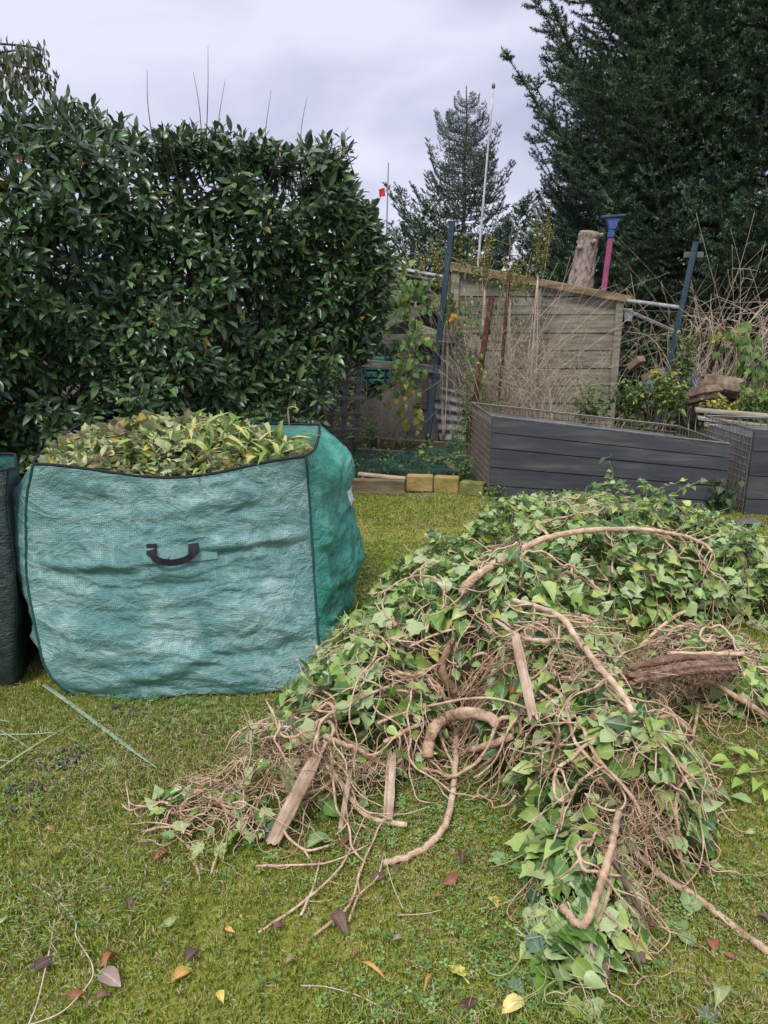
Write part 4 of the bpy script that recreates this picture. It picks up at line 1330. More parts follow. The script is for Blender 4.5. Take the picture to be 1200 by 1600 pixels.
# corrugated sheet
co = thing('corrugated_sheet', 'grey corrugated sheet lying on its side below the tar board', 'corrugated sheet', tuple(at(706, 690, 8.4)))
V, F = [], []
nU, nV = 56, 2
A0, A1, B0, B1 = [np.array(at(*q)) for q in ((672, 600, 8.50), (688, 690, 8.32), (746, 618, 8.48), (746, 690, 8.32))]
for i in range(nU+1):
    q = i/nU
    l, r_ = A0+(A1-A0)*q, B0+(B1-B0)*q
    for th in (0, .006):
        for e in (l, r_):
            V.append(e + np.array([0, -.022*math.sin(q*2*PI*5.5)+th, 0]))
for i in range(nU):
    a = i*4
    F += [(a, a+1, a+5, a+4), (a+2, a+6, a+7, a+3), (a, a+4, a+6, a+2), (a+1, a+3, a+7, a+5)]
MB().add(V, F).build('sheet', m_corr, co, smooth=True)
m_teal = surf('teal_plastic', [(.3, (.015, .09, .09)), (.7, (.03, .15, .14))], scale=10, rough=.5)
cr_ = thing('teal_crate', 'teal plastic crate behind the grey board under the hedge end', 'crate', tuple(at(588, 600, 9.2)))
c = np.array(at(588, 578, 9.2))
for k in range(4):
    MB().box(c+np.array([0, 0, -.13+k*.085]), (.38, .3, .065), None, .008).build('slat', m_teal, cr_)
for sx in (-1, 1):
    MB().box(c+np.array([sx*.17, -.156, 0]), (.03, .01, .36), None, .003).build('corner_strip', m_teal, cr_)
board('timber_rail', 'grey weathered rail running from the hedge to the left blue post', 'timber rail', at(548, 566, 8.6), at(690, 578, 8.5), .04, .085, m_greywood)
board('timber_rail', 'dark broken rail above the grey one, behind the vine', 'timber rail', at(600, 530, 8.9), at(725, 528, 8.8), .05, .11, m_greywood)
board('old_board', 'pale weathered board lying on top of the low lean to beside the post', 'board', at(622, 420, 9.1), at(700, 434, 9.1), .30, .03, m_white2)
board('old_board', 'second pale board under the first, sticking out further left', 'board', at(618, 428, 9.0), at(690, 440, 9.0), .3, .025, m_greywood)
board('old_board', 'grey board slanting down between hedge and shed', 'board', at(600, 505, 9.0), at(700, 470, 9.0), .04, .12, m_greywood)
board('old_board', 'lower grey board with a ragged end beside the marigold', 'board', at(655, 515, 8.95), at(742, 545, 8.85), .04, .12, m_plank)
board('old_board', 'brown board leaning below the hedge end', 'board', at(600, 498, 9.3), at(660, 486, 9.3), .04, .09, m_beam)
board('wooden_stake', 'short brown stake standing behind the left blue post', 'stake', at(662, 640, 8.45), at(664, 582, 8.45), .07, .03, m_greywood, up=(0, 1, 0))
board('wooden_stake', 'small pale peg right of the left blue post', 'stake', at(683, 625, 8.3), at(686, 595, 8.3), .05, .03, m_plank, up=(0, 1, 0))
lean = thing('lean_to', 'dark old lean to of upright boards between hedge and shed', 'lean to', (.55, 9.6, 0))
for i in range(9):
    x0 = .02 + i*.145
    MB().box((x0+.07, 9.55+.01*(i % 2), .78), (.135, .022, 1.56-.01*i), None, .003, .003).build('upright_board', m_greywood, lean)
for i in range(4):
    MB().beam((-.02, 9.3+i*.22, 1.60+.02*i), (1.34, 9.3+i*.22, 1.57+.02*i), .215, .02, bev=.003).build('roof_board', m_greywood, lean)
pot = thing('terracotta_pot', 'small terracotta pot on the boards between the blue post and shed', 'flower pot', tuple(at(702, 487, 8.8)))
c = np.array(at(702, 487, 8.8)); 
m_terra = surf('terracotta', [(.3, (.22, .08, .045)), (.7, (.36, .14, .08))], scale=20, rough=.9)
MB().tube([c, c+[0, 0, .07], c+[0, 0, .10]], [.05, .065, .068], 12).build('pot_body', m_terra, pot, smooth=True)
MB().tube([c+[0, 0, .098], c+[0, 0, .125]], [.078, .078], 12).build('rim', m_terra, pot)

# trellis under the hedge end
tre = thing('wooden_trellis', 'old wooden lattice trellis leaning under the right end of the hedge', 'trellis', (-.75, 7.3, 0))
for i in range(6):
    MB().beam(at(452+i*21, 690, 7.35), at(462+i*20, 552+i*2, 7.35), .055, .018, up=(0, 1, 0), bev=.003, jig=.002).build('upright', m_greywood, tre)
for i in range(5):
    MB().beam(at(442, 575+i*25, 7.33)-Vector((0, .0, 0)), at(566, 572+i*25, 7.33), .035, .014, up=(0, 1, 0), bev=.003, jig=.002).build('cross_slat', m_greywood, tre)

# ================================================================== RAISED BED WITH EDGING
m_edge = surf('edging_timber', [(.25, (.045, .038, .022)), (.5, (.12, .09, .055)), (.75, (.23, .18, .11))], scale=7, stretch=(.5, 1, 2), rough=.9, bump=.7, bscale=30)
board('edging_timber', 'rear brown timber edge of the netted bed', 'timber edging', at(548, 690, 8.05), at(740, 702, 7.9), .07, .12, m_edge)
board('edging_timber', 'inner brown timber across the netted bed', 'timber edging', at(560, 705, 7.6), at(730, 716, 7.3), .08, .06, m_edge)
a, b_ = gnd(545, 768), gnd(640, 772)
board('edging_timber', 'dark front timber edge left of the mossy bricks', 'timber edging', (a.x-.35, a.y, .06), (b_.x-.04, b_.y+.0, .06), .07, .12, m_edge)
board('split_plank', 'pale freshly split plank lying on the front timber edge', 'plank', at(560, 740, 6.25), at(634, 748, 6.2), .07, .022, m_cut)
board('loose_stick', 'brown broken board lying across the netted bed near the planter', 'board', at(696, 722, 6.9), at(722, 746, 6.5), .05, .03, m_edge)
m_brick = surf('mossy_yellow_brick', [(.25, (.12, .12, .03)), (.45, (.26, .22, .06)), (.6, (.38, .27, .11)), (.8, (.48, .36, .20))], scale=13, rough=.95, bump=.8, bscale=60)
m_brick2 = surf('moss_covered_brick', [(.25, (.06, .09, .02)), (.5, (.14, .16, .04)), (.8, (.30, .26, .12))], scale=13, rough=.95, bump=.8, bscale=60)
for (p0, p1, mt, lb) in (((636, 767), (677, 768), m_brick, 'yellow mossy concrete block in the bed edge, left one of the pair'), ((679, 769), (718, 771), m_brick, 'yellow mossy concrete block beside the first one'), ((721, 772), (758, 776), m_brick2, 'greener block nearly covered in moss next to the planter')):
    a, b_ = gnd(*p0), gnd(*p1)
    h = .135 if mt is m_brick else .11
    o = MB().beam((a.x, a.y+.05, h/2-.005), (b_.x, b_.y+.05, h/2-.005), .1, h, bev=.007, jig=.0015).build('edging_block', mt, None)
    tag(o, lb, 'block')
# dark green netting draped over the bed
m_net = surf('green_netting', [(.3, (.012, .05, .035)), (.7, (.03, .10, .065))], scale=30, rough=.7)
net = MB()
def net_z(x, y): return .10 + .05*math.sin(x*5+1)*math.sin(y*4) + .03*math.sin(x*13+y*9)
for i in range(48):
    x = -.25 + i*.022*1.0
    net.tube([(x+.03*math.sin(q*6+i), 6.3+q*1.2, net_z(x, 6.3+q*1.2)) for q in np.linspace(0, 1, 16)], .0022, 3, cap=False)
for j in range(54):
    y = 6.3 + j*.022
    net.tube([(-.28+q*1.1, y+.02*math.sin(q*7+j), net_z(-.28+q*1.1, y)) for q in np.linspace(0, 1, 16)], .0022, 3, cap=False)
tag(net.build('plant_netting', m_net, None), 'dark green plant netting sagging over the bed behind the mossy blocks', 'netting', None, 'stuff')

# ================================================================== WIRE CAGE PLANTERS
m_pboard = surf('slate_grey_paint', [(.25, (.026, .030, .036)), (.45, (.044, .050, .059)), (.62, (.066, .070, .078)), (.75, (.11, .11, .10))], scale=4, stretch=(.5, 1, 5), rough=.62, bump=.35, bscale=30, bstretch=(.4, 1, 9))
m_cage = surf('weathered_cage_wire', [(.3, (.07, .06, .045)), (.6, (.17, .14, .10)), (.8, (.28, .25, .19))], scale=30, rough=.7)
m_liner = surf('liner', [(.3, (.10, .11, .12)), (.6, (.22, .23, .25)), (.8, (.35, .36, .38))], scale=6, stretch=(1, 1, .5), rough=.5, bump=.5)
def planter(label, FL, FR, depth, hL, hR, nb, c=.052, back=(-.07, 1.)):
    FL, FR = np.array([FL[0], FL[1], 0.]), np.array([FR[0], FR[1], 0.])
    t = thing('cage_planter', label, 'planter', tuple(FL))
    d = FR-FL; L = np.linalg.norm(d); d /= L
    nb_ = np.array([back[0], back[1], 0.])            # backwards, a little out of square
    hz = lambda s: hL + (hR-hL)*s/L
    # the front boards, one by one
    k = nb
    hs = np.array([.8, 1.15, 1.2, .95, .9][:nb]); hs = np.cumsum(np.concatenate([[0], hs/hs.sum()]))
    for i in range(k):
        q0, q1 = hs[i], hs[i+1]
        V = []
        off = rng.uniform(-.003, .003)
        for s in np.linspace(.0, L, 7):
            h0, h1 = hz(s)*q0 + .005, hz(s)*q1 - .003
            for yy in (0, .022):
                for zz in (h0, h1):
                    V.append(FL + d*s + nb_*(yy+off-.03+ (.004 if zz == h1 else 0)) + np.array([0, 0, zz]))
        F = []
        for j in range(6):
            a = j*4; e = a+4
            F += [(a, e, e+1, a+1), (a+3, e+3, e+2, a+2), (a+1, e+1, e+3, a+3), (a, a+2, e+2, e)]
        F += [(0, 1, 3, 2), (24, 26, 27, 25)]
        MB().add(V, F).build('board', m_pboard, t)
    # welded wire sides: separate faces of bars
    def wire_face(P0, P1, h0, h1, name):
        mb = MB()
        LL = np.linalg.norm(P1-P0); n = max(2, int(LL/c))
        for i in range(n+1):
            p = P0 + (P1-P0)*i/n
            h = h0 + (h1-h0)*i/n
            mb.tube([p, p+np.array([0, 0, h+.012])], .0032, 4)
        m = int(max(h0, h1)/c)
        for j in range(m+1):
            z0_, z1_ = h0*j/m, h1*j/m
            mb.tube([P0+np.array([0, 0, z0_]), P1+np.array([0, 0, z1_])], .0034, 4)
        tag(mb.build(name, m_cage, t), kind='stuff')
    BL, BR = FL+nb_*depth, FR+nb_*depth
    wire_face(FL, BL, hL, hL, 'wire_side')
    wire_face(FR, BR, hR, hR, 'wire_side')
    wire_face(BL, BR, hL, hR, 'wire_back')
    wire_face(FL+nb_*.004, FR+nb_*.004, hL, hR, 'wire_front')
    for A, B, ha, hb in ((FL, FR, hL, hR), (BL, BR, hL, hR), (FL, BL, hL, hL), (FR, BR, hR, hR)):
        MB().tube([A+np.array([0, 0, ha+.012]), B+np.array([0, 0, hb+.012])], .006, 5).build('top_rail', m_galv, t)
    # liner and soil
    for A, B, ha, hb, o_ in ((BL, BR, hL, hR, -nb_*.02), (FL, FR, hL, hR, nb_*.02), (FL, BL, hL, hL, d*.02), (FR, BR, hR, hR, -d*.02)):
        A2, B2 = A+o_, B+o_
        x = (B2-A2)/np.linalg.norm(B2-A2)
        MB().add([A2+x*.03, B2-x*.03, B2-x*.03+[0, 0, hb-.06], A2+x*.03+[0, 0, ha-.06], A2+x*.03+o_*.2, B2-x*.03+o_*.2, B2-x*.03+o_*.2+[0, 0, hb-.06], A2+x*.03+o_*.2+[0, 0, ha-.06]],
                 [(0, 1, 2, 3), (7, 6, 5, 4), (3, 2, 6, 7), (0, 4, 5, 1), (0, 3, 7, 4), (1, 5, 6, 2)]).build('liner', m_liner, t)
    V, F = [], []
    for i in range(13):
        for j in range(7):
            s = .04+(L-.08)*i/12
            p = FL + d*s + nb_*(.04+(depth-.08)*j/6) + np.array([0, 0, hz(s)-.16+.03*math.sin(i*2.1+j)])
            V.append(p)
    for i in range(12):
        for j in range(6):
            a = i*7+j
            F.append((a, a+7, a+8, a+1))
    put('soil', V, F, m_soil, t)
    return t
pFL, pFR = gnd(763, 777), gnd(1128, 800)
planter('long slate grey boarded wire cage planter in front of the shed', (pFL.x, pFL.y), (pFR.x, pFR.y+.02), .85, .655, .51, 5)
qFL = gnd(1164, 806)
planter('second slate grey boarded cage planter at the right edge', (qFL.x, qFL.y+.05), (qFL.x+1.9, qFL.y-.25), .7, .63, .6, 4)

# ---- rubble and odds on the right
m_bluesheet = surf('blue_white_plastic', [(.3, (.04, .05, .075)), (.55, (.12, .14, .18)), (.8, (.30, .33, .36))], scale=7, rough=.35, bump=1.0, bscale=14, dist=.03)
def rag(name, label, cat, c, sx, sy, sz, mat, n=12, seed=0):
    V, F = [], []
    for i in range(n):
        for j in range(n):
            u, v = i/(n-1)-.5, j/(n-1)-.5
            z = sz*(1-(4*u*u+4*v*v)*.45) + sz*.6*fbm(u*4+seed, v*4, 1.1, 4)
            V.append((c[0]+u*sx+.05*sx*fbm(u*5, v*5, seed+3., 2), c[1]+v*sy, c[2]+max(z, 0)))
    F = [(i*n+j, (i+1)*n+j, (i+1)*n+j+1, i*n+j+1) for i in range(n-1) for j in range(n-1)]
    o = put(name, V, F, mat)
    sm = o.modifiers.new('thick', 'SOLIDIFY'); sm.thickness = .006
    return tag(o, label, cat)
c = at(1050, 600, 7.7)
rag('plastic_sheet', 'crumpled blue and white plastic sheet under the leaning blue post', 'plastic sheet', (c.x, c.y, c.z-.12), .65, .3, .24, m_bluesheet, 14, 2.)
c = gnd(1168, 822)
rag('crumpled_film', 'grey crumpled plastic film below the second planter', 'plastic film', (c.x, c.y, 0), .20, .1, .05, m_sheet, 9, 5.)
m_rot = surf('rotten_wood', [(.3, (.06, .04, .028)), (.55, (.15, .11, .075)), (.8, (.32, .25, .18))], scale=9, stretch=(1, 1, .4), rough=.95, bump=1, bscale=25, dist=.02)
for (p0, p1, r_, lb) in (((1075, 622), (1122, 612), .09, 'rotten split log on the heap left of the variegated ivy'), ((1100, 600), (1150, 606), .10, 'broken log with a hollow end on the heap'), ((1140, 618), (1178, 624), .07, 'smaller broken log at the right of the heap')):
    a, b_ = np.array(at(*p0, 7.2)), np.array(at(*p1, 7.1))
    t = thing('rotten_log', lb, 'log', tuple((a+b_)/2))
    MB().fibre(spline([a, (a+b_)/2+[0, 0, .01], b_], 4), r_*.85, 14, .3, .06).build('log_body', m_rot, t, smooth=False)
    dd = (b_-a)/np.linalg.norm(b_-a)
for i, (p0, p1, lb) in enumerate((((1086, 640), (1200, 650), 'grey plank bridging the two planters, topmost'), ((1090, 652), (1215, 668), 'grey plank under the topmost one between the planters'), ((1100, 662), (1205, 680), 'lowest sagging plank between the planters'))):
    board('planter_plank', lb, 'plank', at(*p0, 6.6-.1*i), at(*p1, 6.4-.1*i), .16, .025, m_plank)
for (p0, p1, lb) in (((985, 575), (1003, 560), 'orange brown brick behind the nettles'), ((1005, 592), (1030, 580), 'second orange brown brick lower on the heap')):
    o = MB().beam(at(*p0, 7.7), at(*p1, 7.6), .1, .07, bev=.006).build('brick', surf('heap_brick', [(.3, (.14, .10, .06)), (.7, (.27, .19, .11))], scale=12, rough=.9), None)
    tag(o, lb, 'brick')
# earth bank under all of it
xs = np.linspace(2.0, 6.0, 40); ys = np.linspace(6.5, 8.6, 20)
X, Y = np.meshgrid(xs, ys)
Zb = .75*np.clip(1-((X-4.2)/2.0)**4, 0, 1)*np.clip(1-((Y-7.7)/1.0)**2, 0, 1)*np.clip((X-2.5)/1.0, 0.25, 1) + .05*np.sin(X*6)*np.sin(Y*7) - .02
i = (np.arange(19)[:, None]*40 + np.arange(39)[None]).ravel()
tag(put('earth_bank', np.stack([X, Y, Zb], -1).reshape(-1, 3), np.stack([i, i+1, i+41, i+40], 1), m_soil), kind='structure')
def bank_z(x, y):
    return .75*max(0, 1-((x-4.2)/2.0)**4)*max(0, 1-((y-7.7)/1.0)**2)*min(1, max(.25, (x-2.5)/1.0)) - .02 if 2 < x < 6 else 0

# ================================================================== BRAMBLES, WEEDS, VINES
m_dry = surf('dry_stem', [(.3, (.34, .26, .17)), (.55, (.52, .43, .31)), (.8, (.68, .60, .47))], scale=12, rough=.85, bump=.3)
m_dryred = surf('dry_red_stem', [(.3, (.14, .09, .06)), (.6, (.28, .19, .13)), (.8, (.42, .32, .23))], scale=12, rough=.85, bump=.3)
def brambles(label, x0, x1, y0, y1, n, hmin, hmax, lean, mat, twigs=2, r=.0042, name='dry_brambles', arch=.35):
    t = thing(name, label, 'dry stems', ((x0+x1)/2, (y0+y1)/2, 0))
    for i in range(n):
        x, y = rng.uniform(x0, x1), rng.uniform(y0, y1)
        b0 = max(0, bank_z(x, y))
        h = rng.uniform(hmin, hmax)
        lx, ly = rng.normal(lean, .40)*h, rng.normal(0, .12)*h
        ar = rng.random()*arch
        pts = [np.array([x, y, b0])]
        for q in (.25, .5, .75, 1.):
            pts.append(np.array([x+lx*q**1.4, y+ly*q, b0+h*(q - ar*q**3)]) + rng.normal(0, .05, 3)*q)
        S_ = spline(pts, 5)
        rr = rng.uniform(.6, 1.25)*r
        mb = MB()
        mb.tube(S_, np.linspace(rr, rr*.4, len(S_)), 4)
        for _ in range(rng.integers(1, twigs+2)):
            k = rng.integers(6, len(S_)-2)
            d = rnd_unit(1)[0]*rng.uniform(.12, .38); d[2] = abs(d[2])*.8; d[1] *= .4
            mb.tube(spline([S_[k], S_[k]+d*.5+rng.normal(0, .012, 3), S_[k]+d], 3), np.linspace(rr*.6, rr*.3, 7), 3)
        mb.build('stem', mat, t, smooth=True)
    return t
brambles('tangle of pale dry stems in front of the shed planks', 1.05, 2.5, 7.6, 8.6, 66, .5, 1.75, -.05, m_dry, r=.0038, twigs=3)
brambles('reddish dead stems against the left half of the shed', 1.0, 2.0, 7.9, 8.7, 34, .9, 2.1, -.08, m_dryred, r=.0038, twigs=3)
brambles('wispy dry grass stalks rising above the shed roof left end', .75, 1.6, 8.2, 8.75, 60, 1.5, 2.5, .05, m_dry, r=.0028, arch=.25, twigs=3)
brambles('dry twigs draped over the left end of the shed roof', .85, 2.0, 8.1, 8.7, 55, 1.2, 2.1, .1, m_dry, r=.0033, arch=.9, twigs=4)
brambles('pale arching brambles around the leaning blue post', 3.0, 4.1, 7.2, 8.0, 80, .6, 1.7, .12, m_dry, arch=.7, r=.0045, twigs=3)
brambles('long bramble runners reaching right past the rusty post', 2.7, 3.6, 7.4, 7.9, 26, 1.3, 2.0, .45, m_dry, arch=.75, r=.0045)
brambles('brown seeded dead stalks standing right of the magenta tool', 2.7, 3.9, 8.2, 8.8, 26, 1.5, 2.2, .0, m_dryred, arch=.25, r=.004)
brambles('thin dry stems under the hedge end by the trellis', -.9, .1, 7.4, 7.9, 30, .4, 1.1, .1, m_dryred)

m_weed = leafmat('weed_leaf', [(0, (.045, .09, .02)), (.4, (.08, .16, .035)), (.8, (.13, .23, .05)), (.95, (.22, .30, .06)), (1, (.45, .38, .05))], under=(.12, .18, .07), rough=.5, trans=.2)
m_yellowweed = leafmat('yellow_leaf', [(0, (.22, .24, .04)), (.4, (.38, .36, .06)), (.75, (.52, .44, .08)), (.92, (.28, .24, .06))], under=(.35, .33, .10), rough=.5, trans=.25)
m_golden = leafmat('goldenrod_flower', [(0, (.16, .16, .05)), (.4, (.30, .27, .07)), (.8, (.42, .35, .10))], rough=.8, trans=.2)
m_green_stem = surf('green_stem', [(.3, (.08, .11, .03)), (.7, (.2, .22, .08))], scale=20, rough=.8)
def weed(name, label, c, h, sp, nst, mat, temps=T_OVAL, s=.05, per=14, nparts=0, cat='weed', z0=0., droop=.3, start=.2):
    t = thing(name, label, cat, (c[0], c[1], z0))
    P, D, S = [], [], []
    for i in range(nst):
        a = rng.uniform(0, 2*PI); q = rng.uniform(.3, 1.)
        tip = np.array([c[0]+math.cos(a)*sp*q, c[1]+math.sin(a)*sp*q*.6, z0+h*rng.uniform(.65, 1.1)])
        b0 = np.array([c[0]+math.cos(a)*sp*q*.35, c[1]+math.sin(a)*sp*q*.2, z0])
        S_ = spline([b0, (b0+tip)/2+rng.normal(0, .02, 3)+[0, 0, h*.08], tip], 6)
        MB().tube(S_, np.linspace(.0035, .0015, len(S_)), 4).build('stem', m_green_stem, t, smooth=True)
        for k in range(per):
            f = start + (1-start)*k/per
            p = S_[int(f*(len(S_)-1))]
            an = k*2.4 + a
            P.append(p + rng.normal(0, .008, 3)); D.append([math.cos(an), math.sin(an), rng.uniform(-droop, .35)]); S.append(s*rng.uniform(.6, 1.25)*(1.15-.5*f))
    n = len(P)
    scatter(temps, P, D, np.tile([0, 0, 1.], (n, 1))+rng.normal(0, .35, (n, 3)), S, 'foliage', mat, t, nparts)
    return t
W = [('nettle', 'leafy green weeds in front of the shed planks, by the planter back rim', 925, 640, 7.15, .42, .30, 12, m_weed, .06),
     ('nettle', 'bushy green weed at the middle of the planter rim', 985, 635, 7.0, .40, .25, 12, m_weed, .065),
     ('nettle', 'yellowing weed spilling over the planter rim below the leaning post', 1045, 630, 6.9, .42, .28, 14, m_weed, .06),
     ('nettle', 'bright yellow leaved plant under the leaning blue post', 1040, 610, 7.1, .30, .14, 8, m_yellowweed, .06),
     ('nettle', 'green weed climbing beside the plastic sheet', 1070, 575, 7.3, .60, .16, 9, m_weed, .06),
     ('nettle', 'leafy weed in front of the left end of the shed', 735, 560, 7.9, .95, .20, 10, m_weed, .065),
     ('nettle', 'tall pale weed against the reddish post', 775, 580, 7.85, .85, .22, 10, m_weed, .06),
     ('nettle', 'low weed at the foot of the shed planks', 840, 620, 7.8, .35, .25, 8, m_weed, .06),
     ('nettle', 'weed below the trellis at the hedge end', 560, 640, 8.1, .45, .25, 10, m_weed, .06),
     ('nettle', 'dark weed in front of the grey board, left corner', 575, 665, 7.9, .32, .2, 9, m_weed, .055),
     ('bed_weed', 'weed growing through the netting beside the block row', 720, 735, 6.4, .2, .16, 8, m_weed, .045),
     ('bed_weed', 'weed in the netted bed behind the split plank', 600, 720, 6.9, .18, .25, 10, m_weed, .05),
     ('bed_weed', 'weed in the middle of the netted bed', 665, 722, 6.9, .16, .22, 9, m_weed, .05),
     ('bed_weed', 'little weed growing between the corrugated sheet and planter', 716, 690, 7.6, .35, .10, 6, m_weed, .05),
     ('bed_weed', 'weed tuft at the foot of the planter left corner', 775, 782, 5.75, .14, .12, 8, m_weed, .035),
     ('bed_weed', 'mossy weed strip along the planter front', 865, 790, 5.65, .13, .25, 9, m_weed, .035),
     ('nettle', 'yellow green plant on the planks between the planters', 1130, 640, 6.7, .22, .25, 10, m_yellowweed, .05),
     ('nettle', 'green trailing plant at the right edge above the second planter', 1185, 640, 6.6, .3, .22, 12, m_weed, .055)]
for (nm, lb, px, py, Y, h, sp_, ns, mt, s) in W:
    q = at(px, py, Y)
    z0 = max(0.0, q.z - h*.35) if nm == 'nettle' else 0.0
    if nm == 'nettle' and px > 900: s, ns = s*1.25, ns+4
    if px < 860 and nm == 'nettle': z0 = 0.
    weed(nm, lb, (q.x, q.y), h, sp_, ns, mt, s=s, per=12, z0=z0)
for (px, py, Y, h, lb) in ((845, 350, 8.4, .75, 'yellowing goldenrod plume above the shed roof, tallest'), (760, 385, 8.5, .6, 'green gold weed plume above the left end of the roof'), (800, 410, 8.4, .55, 'shorter goldenrod plume leaning over the roof board'), (700, 395, 8.3, .6, 'feathery green plume beside the top of the left blue post'), (650, 410, 9.0, .35, 'yellow fern like plume on the pale boards')):
    q = at(px, py, Y)
    t = weed('goldenrod', lb, (q.x, q.y), h, .22, 7, m_golden, T_LONG+T_OVAL, .05, 40, z0=q.z-h*.75, cat='plant')
    for i in range(5):
        a = np.array([q.x+rng.uniform(-.03, .03), q.y, 0.])
        MB().tube(spline([a, a+[rng.uniform(-.05, .05), 0, (q.z-h*.75)*.5], [q.x, q.y, q.z-h*.7]], 4), .004, 4).build('stem', m_dry, t, smooth=True)
def hanging(label, pts, mat, n, s, temps=T_IVY, nparts=0, name='climbing_vine', spread=.10):
    """vine along a pixel path with leaves down its length"""
    t = thing(name, label, 'climbing plant', tuple(pts[-1]))
    S_ = spline(pts, 8)
    MB().tube(S_, .005, 5).build('stem', m_dryred, t, smooth=True)
    k = rng.integers(0, len(S_), n)
    P = S_[k] + rng.normal(0, 1, (n, 3))*np.array([spread, spread*.5, spread*.7])
    P[:, 2] = np.maximum(P[:, 2], .02)
    D = np.stack([rng.normal(0, .5, n), rng.normal(-.2, .3, n), -np.ones(n)], 1)
    scatter(temps, P, D, np.tile([0, -1, .5], (n, 1))+rng.normal(0, .4, (n, 3)), rng.uniform(.6, 1.2, n)*s, 'foliage', mat, t, nparts)
    return t
hanging('green climbing vine with heart shaped leaves over the wire left of the blue post', [at(600, 420, 8.0), at(632, 470, 8.05), at(640, 520, 8.0), at(636, 570, 8.0), at(632, 610, 8.0)], m_weed, 190, .085, nparts=60, spread=.13)
hanging('yellow leaved end of the vine hanging before the grey board', [at(640, 590, 7.98), at(626, 620, 7.95), at(634, 645, 7.95), at(618, 690, 7.95)], m_yellowweed, 34, .08, nparts=24, spread=.09)
hanging('green vine strand left of the hanging one by the hedge', [at(620, 430, 8.3), at(660, 460, 8.3), at(700, 480, 8.3)], m_weed, 90, .075, spread=.12)
hanging('variegated ivy with yellow new leaves on the chain link at the far right', [at(1135, 520, 7.4), at(1165, 530, 7.3), at(1178, 570, 7.2), at(1172, 610, 7.1), at(1180, 640, 6.9)], m_weed, 170, .08, nparts=50, spread=.11)
hanging('bright yellow ivy sprig on top of the fence wire near the rusty post', [at(1110, 530, 7.4), at(1140, 522, 7.35), at(1165, 520, 7.3)], m_yellowweed, 22, .06, nparts=14, spread=.045)
hanging('dark round leaved creeper on the wire side between the planters', [at(1128, 750, 5.35), at(1134, 770, 5.35), at(1128, 800, 5.4)], m_bush, 46, .06, T_IVY, 30, spread=.045)
mg = weed('marigold', 'orange yellow flower cluster beside the terracotta pot', (at(709, 505, 8.0).x, 8.0), .16, .07, 5, m_yellowweed, s=.04, per=8, z0=at(709, 505, 8.).z-.1, cat='flower')
m_orange = surf('orange_petal', [(.3, (.55, .22, .02)), (.7, (.75, .38, .04))], scale=30, rough=.7)
mb = MB()
for i in range(9):
    c = np.array(at(709, 496, 7.95)) + rng.normal(0, .022, 3)
    for a in range(6):
        mb.tube([c, c+[.018*math.cos(a), -.008, .018*math.sin(a)]], [.007, .003], 4)
mb.build('blossom', m_orange, mg, smooth=True)
hanging('green creeper growing over the left end of the shed roof', [at(700, 400, 8.6), at(760, 425, 8.6), at(820, 445, 8.6)], m_weed, 90, .05, T_OVAL, spread=.10)
hanging('thin green creeper down the middle of the shed planks', [at(790, 440, 8.6), at(800, 500, 8.6), at(815, 560, 8.5), at(835, 600, 8.4)], m_weed, 60, .05, T_OVAL, spread=.10)
hanging('green creeper strand left of the reddish post', [at(725, 450, 8.2), at(735, 520, 8.1), at(745, 580, 8.0)], m_weed, 90, .06, T_OVAL, spread=.12)
# low undergrowth strip along the fence foot and behind the bag
n = 9000
x = rng.uniform(-5.5, 5.5, n); y = rng.uniform(6.2, 9.4, n)
k = (rng.random(n) < .5+.5*np.sin(x*3)*np.sin(y*2.7)) & ~((x > .75) & (x < 4.6) & (y < 6.9)) & ~((x > -.3) & (x < .82) & (y < 6.3))
x, y = x[k], y[k]; n = len(x)
z = rng.uniform(0, .14, n) + np.array([max(0, bank_z(a, b)) for a, b in zip(x, y)])
scatter(T_OVAL+T_IVY[:1], np.stack([x, y, z], 1), rnd_unit(n)+[0, 0, .3], rnd_unit(n)*.6+[0, 0, .8], rng.uniform(.03, .075, n), 'undergrowth', m_weed, None)
bpy.data.objects['undergrowth']['label'] = 'low green weeds along the fence foot and behind the planters'
n = 900
x = rng.uniform(-2.6, -1.55, n); y = rng.uniform(3.9, 4.9, n)
scatter(T_OVAL, np.stack([x, y, rng.uniform(0, .12, n)], 1), rnd_unit(n)+[0, 0, .3], rnd_unit(n)*.6+[0, 0, .8], rng.uniform(.03, .06, n), 'ground_cover', m_weed, None)
bpy.data.objects['ground_cover']['label'] = 'round leaved ground cover at the hedge foot left of the bag'

# ================================================================== HEAP OF CUT IVY
LOBES = []                      # x, y, rx, ry, height
def lobe(px, py, rx, ry, h, z=0.0):
    g_ = gnd(px, py, z)
    LOBES.append((g_.x, g_.y, rx, ry, h))
lobe(940, 930, .62, .55, .50)
lobe(860, 860, .55, .45, .34)
lobe(1080, 930, .50, .50, .40)
lobe(1110, 1080, .30, .30, .22)
lobe(780, 1060, .50, .42, .52)
lobe(700, 990, .42, .40, .40)
lobe(620, 1080, .34, .34, .36)
lobe(560, 1160, .32, .28, .34)
lobe(470, 1230, .24, .20, .24)
lobe(340, 1285, .22, .13, .10)
lobe(880, 1180, .34, .34, .44)
lobe(930, 1280, .26, .28, .34)
lobe(990, 1290, .20, .22, .30)
lobe(905, 1420, .15, .24, .17)
lobe(880, 1530, .12, .12, .07)
LA = np.array(LOBES)
def hh(x, y):
    x, y = np.asarray(x, float), np.asarray(y, float)
    s = 0
    for (cx, cy, rx, ry, h) in LA:
        q = ((x-cx)/rx)**2 + ((y-cy)/ry)**2
        s = s + (h*np.clip(1-q, 0, 1)**.55)**4
    return s**.25 + .02*np.sin(x*17+y*5)*np.sin(y*15) * (s > 0)
